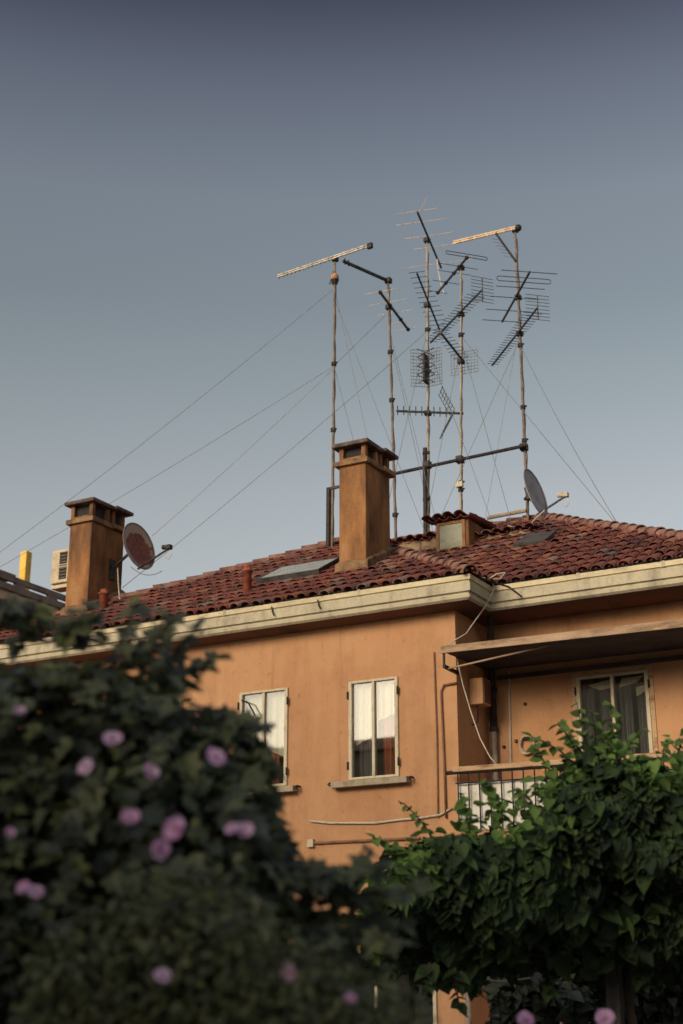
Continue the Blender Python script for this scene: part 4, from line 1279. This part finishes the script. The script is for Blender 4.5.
def spray(mb, st, p0, direction, L, size, shape, n=12, droop=.35):
    """a shoot: a thin stem with leaves on alternate sides"""
    p = V(p0); d = V(direction).normalized(); pts = [p.copy()]
    for i in range(n):
        d = (d + V((0, 0, -droop / n)) + rnd() * .10).normalized()
        p = p + d * (L / n)
        pts.append(p.copy())
        side = d.cross(V((0, 0, 1))).normalized() * (1 if i % 2 else -1)
        tip = (side + d * .5 + V((0, 0, -.5)) + rnd() * .4)
        nn = (V((0, 0, .8)) - FH * .5 + rnd() * .5).normalized()
        tip = tip - nn * tip.dot(nn)
        leaf(mb, p, tip, nn, size * U(.65, 1.1) * (1 - .35 * i / n), shape)
    st.tube(pts, [.010 * (1 - .6 * i / n) for i in range(n + 1)], 5)

def prof_from(pix, D):
    out = []
    for x, y in pix:
        p = on_d(x, y, D); v = p - CAM
        out.append((v.dot(RT), p.z))
    return sorted(out)

# near flowering shrub (out of focus)
DS = 4.9
shrub = empty('flowering_shrub', world(-.75, DS, 0), 'dark leafy shrub with blurred pink blossoms filling the lower left foreground', 'shrub')
top = prof_from([(-160, 640), (-60, 630), (0, 620), (50, 624), (90, 630), (130, 636), (160, 644), (176, 662), (188, 700), (204, 712), (232, 726), (254, 748), (262, 790), (272, 850), (290, 892), (325, 902), (345, 922), (358, 975)], 4.6)
lo_ = [(-3, .05), (3, .05)]
fol = MB(); stm = MB()
xL, xR_ = top[0][0], top[-1][0]
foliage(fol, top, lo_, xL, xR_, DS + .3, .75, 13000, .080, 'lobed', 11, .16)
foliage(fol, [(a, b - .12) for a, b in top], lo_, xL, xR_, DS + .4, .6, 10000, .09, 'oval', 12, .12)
random.seed(5)
for (x, y, dx, dz, L) in ((20, 650, -.2, 1, .18), (70, 650, .2, 1, .12), (120, 655, .3, .9, .22), (135, 665, .6, .9, .24), (150, 672, .4, .9, .26), (160, 680, .5, .8, .26), (165, 690, .7, .5, .22), (90, 645, .2, .9, .14), (40, 636, -.2, .9, .12), (0, 632, .1, .9, .12), (180, 690, .5, .7, .22), (200, 720, 1, .35, .22), (225, 728, 1, .3, .2),
        (250, 760, 1, .2, .12), (262, 800, 1, .1, .10), (268, 840, 1, -.1, .12), (280, 872, 1, .3, .2), (300, 885, 1, .3, .25), (318, 892, .8, .6, .2), (345, 900, .9, .4, .22), (325, 895, 1, .5, .28), (335, 905, 1, .3, .34), (340, 915, 1, .15, .32), (342, 930, 1, .0, .26), (345, 945, 1, -.1, .2), (335, 900, .7, .7, .22), (140, 690, .2, 1, .3), (-20, 640, 0, 1, .1)):
    p = on_d(x, y, DS + U(-.2, .3))
    spray(fol, stm, p - RT * dx * .06, RT * dx + V((0, 0, dz)) + FH * U(-.3, .3), L, .12, 'lobed', 9)
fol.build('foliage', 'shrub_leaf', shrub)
fine = MB()
ftop = prof_from([(30, 930), (90, 890), (150, 870), (220, 880), (290, 930), (340, 975), (430, 998)], 4.15)
foliage(fine, ftop, [(-3, 1.2), (3, 1.2)], ftop[0][0], ftop[-1][0], 4.25, .18, 5200, .034, 'oval', 14, .10)
fine.build('young_leaves', 'fine_leaf', shrub)
for i in range(14):
    lat = U(-1.7, .25)
    p = world(lat, DS + U(-.2, .7), 0)
    zt = interp(top, lat) - .25
    q = world(lat + U(-.15, .15), DS + U(0, .5), zt)
    stm.tube([p, p.lerp(q, .4) + rnd() * .06, p.lerp(q, .75) + rnd() * .06, q], [.022, .018, .012, .006], 6)
stm.build('stems', 'bark', shrub)
def blossom(p, face, size, parent):
    n = face.normalized(); s = n.cross(V((0, 0, 1))).normalized(); u = s.cross(n)
    pm = MB()
    opn = U(.1, .75)
    for layer, (cnt, sc, cup) in enumerate(((5, 1.0, opn), (4, .72, opn + .35)) if R() < .6 else ((5, 1.0, opn),)):
        for k in range(cnt):
            a0 = 2 * pi * (k + .5 * layer) / cnt + U(-.15, .15)
            base = len(pm.v)
            rows = 6
            cp_ = cup * U(.7, 1.3); sc_ = sc * U(.82, 1.12)
            for i in range(rows):
                f = i / (rows - 1)
                wd = (.25 + .75 * sin(min(1, f * 1.05) * pi * .55)) * .78 * sqrt(max(.05, 1 - (max(0, f - .75) / .27) ** 2))
                for j in range(5):
                    g = (j / 4 - .5) * 2
                    an = a0 + g * wd * (1.0 if i else .4)
                    rr = size * sc_ * (.08 + .92 * sin(f * pi * .5) * (1 - .25 * cp_ * f))
                    hgt = size * sc_ * (cp_ * f * f * .9 + .07 * sin(g * 5 + k) * f) + .002 * layer
                    pm.v.append(p + (s * cos(an) + u * sin(an)) * rr + n * hgt)
            for i in range(rows - 1):
                for j in range(4):
                    q = base + i * 5 + j
                    pm.f.append((q, q + 1, q + 6, q + 5))
    fl = pm.build('flower', 'petal', parent, True)
    MB().sphere(p + n * size * .08, size * .16, 10, .8).build('flower_eye', 'eye', fl, True)
    MB().tube([p + n * size * .2, p + n * size * .75], [size * .09, size * .07], 7).build('stamen', 'stamen', fl, True)
random.seed(21)
FL = [(112, 739, 1), (86, 767, .9), (151, 773, .75), (131, 819, .95), (176, 830, 1.15), (160, 850, 1), (216, 757, .95), (232, 829, .95), (243, 832, .8), (24, 889, .75), (36, 892, .8), (162, 976, 1), (291, 973, .95), (10, 834, .7),
      (350, 1000, .8), (20, 712, .55)]
for x, y, sz in FL:
    p = on_d(x, y, DS - U(.72, .90))
    blossom(p, -FH + RT * U(-.8, .8) + V((0, 0, U(.1, 1.1))), .034 * sz * U(.7, 1.15), shrub)
# the low pair at the bottom right, on another plant
low = empty('flowering_shrub', world(.55, 6.3, 0), 'low shrub whose two pink blossoms just show at the bottom edge, right of the middle', 'shrub')
lf = MB()
foliage(lf, [(-.1, 1.25), (.4, 1.47), (1.4, 1.47), (1.9, 1.2)], [(-3, .05), (3, .05)], -.1, 1.9, 6.3, .35, 2600, .06, 'oval', 31, .1)
lf.build('foliage', 'shrub_leaf', low)
ls = MB()
for i in range(7):
    a = U(.1, 1.7); p = world(a, 6.3, 0)
    MB().tube([p, p + V((U(-.1, .1), U(-.1, .1), .7)), p + V((U(-.1, .1), U(-.1, .1), 1.3))], [.015, .01, .005], 6).build('stem', 'bark', low)
for x, y, sz in ((526, 1021, .9), (604, 1019, 1)):
    q = on_d(x, y, 6.15)
    blossom(q, -FH + V((0, 0, .5)), .045 * sz, low)
    MB().tube([q - V((0, 0, .02)), q - V((0, 0, .25))], .004, 5).build('stem', 'bark', low)

# vine on a pergola -----------------------------------------------------
DV = 10.8
vine = empty('climbing_vine', world(2.6, DV, 0), 'big leafy green vine climbing over the pergola in front of the balcony', 'vine')
top = prof_from([(368, 930), (380, 900), (396, 862), (422, 846), (450, 838), (480, 826), (510, 817), (535, 806), (558, 794), (574, 774), (586, 746), (602, 738), (618, 748), (632, 768), (650, 774), (690, 764), (780, 790), (900, 800)], DV - .6)
lo_ = prof_from([(378, 935), (395, 950), (420, 958), (460, 960), (520, 955), (600, 955), (690, 958), (900, 960)], DV - .4)
vf = MB(); vs_ = MB()
foliage(vf, top, lo_, top[0][0], top[-1][0], DV, 1.0, 24000, .092, 'heart', 41, .42, .8, 1.3, 1)
foliage(vf, [(a, b - .25) for a, b in top], lo_, top[0][0] + .2, top[-1][0], DV + .1, .75, 5000, .12, 'heart', 42, .2, .8)
vy = MB()
foliage(vy, top, [(a, b - .35) for a, b in top], top[0][0], top[-1][0], DV - .1, .9, 1900, .075, 'heart', 43, .40, .8)
random.seed(6)
for (x, y, dx, dz, L) in ((385, 915, -1, .3, .35), (400, 880, -1, .5, .4), (420, 855, -.8, .6, .4), (440, 845, -.4, .9, .45), (470, 828, -.3, 1, .3), (535, 812, -.3, 1, .3), (580, 770, -.2, 1, .45), (590, 765, 0, 1, .5), (605, 760, .1, 1, .45), (615, 762, .3, 1, .4), (596, 752, -.1, 1, .35), (608, 752, .2, 1, .3), (590, 760, -.3, 1, .4),
        (660, 785, .1, 1, .4), (670, 780, .3, 1, .5), (500, 815, -.2, 1, .3), (560, 785, -.5, .8, .4), (585, 768, -.6, .7, .5), (640, 780, .5, .9, .3), (430, 955, -.3, -1, .25), (455, 960, 0, -1, .3), (470, 958, .1, -1, .2), (550, 958, 0, -1, .2), (640, 958, .1, -1, .2), (395, 945, -.5, -.6, .25)):
    p = on_d(x, y, DV - U(.2, .9))
    sh = MB()
    spray(vy if dz > 0 else vf, sh, p - V((0, 0, .05)), RT * dx + V((0, 0, dz)) + FH * U(-.3, .2), L, .115, 'heart', 12, .5)
    sh.build('shoot', 'bark', vine)
vy.build('young_leaves', 'vine_young_lit', vine)
vf.build('foliage', 'vine_leaf', vine)
for i in range(10):
    lat = U(.8, 3.6)
    p = world(lat, DV + U(-.3, .3), 1.9)
    MB().tube([p, p + rnd() * .3 + V((0, 0, .4)), p + RT * U(-.8, .8) + V((0, 0, .7))], [.02, .016, .01], 6).build('shoot', 'bark', vine)
tb = on_d(615, 1000, DV)
MB().tube([V((tb.x + .1, tb.y + .1, 0)), V((tb.x + .16, tb.y + .1, .9)), V((tb.x + .05, tb.y + .15, 1.6)), V((tb.x + .2, tb.y + .2, 2.4))], [.045, .04, .035, .02], 8).build('trunk', 'bark', vine)
perg = empty('pergola', world(2.2, DV, 0), 'dark timber pergola almost hidden under the green vine', 'pergola')
pl = [(615, DV - .1), (407, DV + .6), (760, DV)]
for x, d_ in pl:
    p = on_d(x, 1000, d_)
    MB().box(p.x - .05, p.x + .05, p.y - .05, p.y + .05, 0, 2.05).build('post', 'wood', perg, bevel=.008)
for k in (-.1, .7):
    a, b_ = world(.4, DV + k, 2.09), world(3.9, DV + k, 2.09)
    MB().bar(a, b_, .07, .1).build('beam', 'wood', perg)
# dark ivy hedge under and behind the pergola
hedge = empty('ivy_hedge', world(2.4, 13.4, 0), 'dark ivy hedge in deep shade beneath the vine', 'hedge')
hv = MB()
foliage(hv, [(1.3, 1.6), (1.45, 2.2), (5.5, 2.3)], [(0, .05), (6, .05)], 1.35, 5.4, 13.4, .5, 15000, .11, 'heart', 51, .15, .85)
hv.build('foliage', 'ivy_leaf', hedge)
hs = MB()
for i in range(10):
    p = world(U(1.4, 5.2), 13.4, 0)
    MB().tube([p, p + V((U(-.1, .1), U(-.1, .1), 1.0)), p + V((U(-.2, .2), U(-.2, .2), 1.7))], [.03, .022, .01], 6).build('stem', 'bark', hedge)
# clothes lines and a rain pipe near the wall
ca, cb = on_d(338, 966, 12.3), on_d(404, 972, 12.0)
airer = empty('clothes_line', V((ca.x, ca.y, 0)), 'clothes line with white cords between two dark poles in the shade below the windows', 'clothes line')
for p in (ca, cb):
    MB().tube([V((p.x, p.y, 0)), V((p.x, p.y, p.z + .12))], .03, 8).build('pole', 'dark_iron', airer)
    MB().bar(V((p.x, p.y, p.z + .05)) - FH * .3, V((p.x, p.y, p.z + .05)) + FH * .3, .03).build('cross_bar', 'dark_iron', airer)
for k in range(4):
    o_ = FH * (-.27 + .18 * k)
    MB().tube(sag(V((ca.x, ca.y, ca.z + .06)) + o_, V((cb.x, cb.y, ca.z + .06)) + o_, .03 + .02 * k, 8), .006, 5).build('cord', 'white_panel', airer)
p0, p1 = on_d(476, 981, 12.4), on_d(530, 978, 12.4)
tag(MB().tube(sag(p0, p1, .01, 6), .007, 5).build('cord', 'white_panel'), 'single white cord stretched in the dark below the vine', 'cord')
q = on_y(468, 1000, YA - .06)
tag(MB().tube([V((q.x, YA - .06, 0)), V((q.x, YA - .06, 3.5))], .045, 10).build('rain_pipe', 'grey_pipe', None, True), 'grey rain pipe on the lit strip of orange wall under the vine', 'pipe')

# ------------------------------------------------------------------ light
SUN_EL, SUN_AZ = radians(20), radians(-138)     # azimuth from the view direction, clockwise
to_sun = (FH * cos(SUN_AZ) + RT * sin(SUN_AZ)) * cos(SUN_EL) + V((0, 0, sin(SUN_EL)))
sd_ = bpy.data.lights.new('sun', 'SUN')
sd_.energy = 2.05
sd_.angle = radians(24)
sd_.color = (1.0, .84, .62)
so = bpy.data.objects.new('sun', sd_)
COL.objects.link(so)
so.location = (0, 0, 30)
so.rotation_euler = (-to_sun).to_track_quat('-Z', 'Y').to_euler()
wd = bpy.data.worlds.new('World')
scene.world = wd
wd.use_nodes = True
nt = wd.node_tree
bg = nt.nodes['Background']
sky = nt.nodes.new('ShaderNodeTexSky')
sky.sky_type = 'NISHITA'
sky.sun_disc = False
sky.sun_elevation = SUN_EL
sky.sun_rotation = atan2(to_sun.x, to_sun.y)
sky.air_density = 1.0; sky.dust_density = 2.0; sky.ozone_density = 1.0
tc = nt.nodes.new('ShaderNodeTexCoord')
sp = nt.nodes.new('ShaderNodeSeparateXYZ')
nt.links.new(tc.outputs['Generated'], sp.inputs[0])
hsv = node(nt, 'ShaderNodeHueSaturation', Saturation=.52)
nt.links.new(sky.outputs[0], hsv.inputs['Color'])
rp = ramp(nt, sp.outputs['Z'], [(.0, (1.0, .90, .79)), (.33, (.81, .755, .67)), (.40, (.685, .68, .605)), (.46, (.585, .595, .55)), (.52, (.59, .595, .57)), (.58, (.43, .43, .455)), (.63, (.21, .20, .245)), (.72, (.55, .53, .55)), (.86, (1.2, 1.17, 1.15))])  # dark band imitates lens falloff; unseen overhead sky brightened as added fill
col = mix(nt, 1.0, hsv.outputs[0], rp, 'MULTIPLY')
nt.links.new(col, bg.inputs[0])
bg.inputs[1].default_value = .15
scene.view_settings.view_transform = 'Standard'
scene.view_settings.look = 'None'
scene.view_settings.exposure = .28
scene.view_settings.gamma = 1
scene.render.film_transparent = False
scene.cycles.max_bounces = 6
scene.cycles.transparent_max_bounces = 8
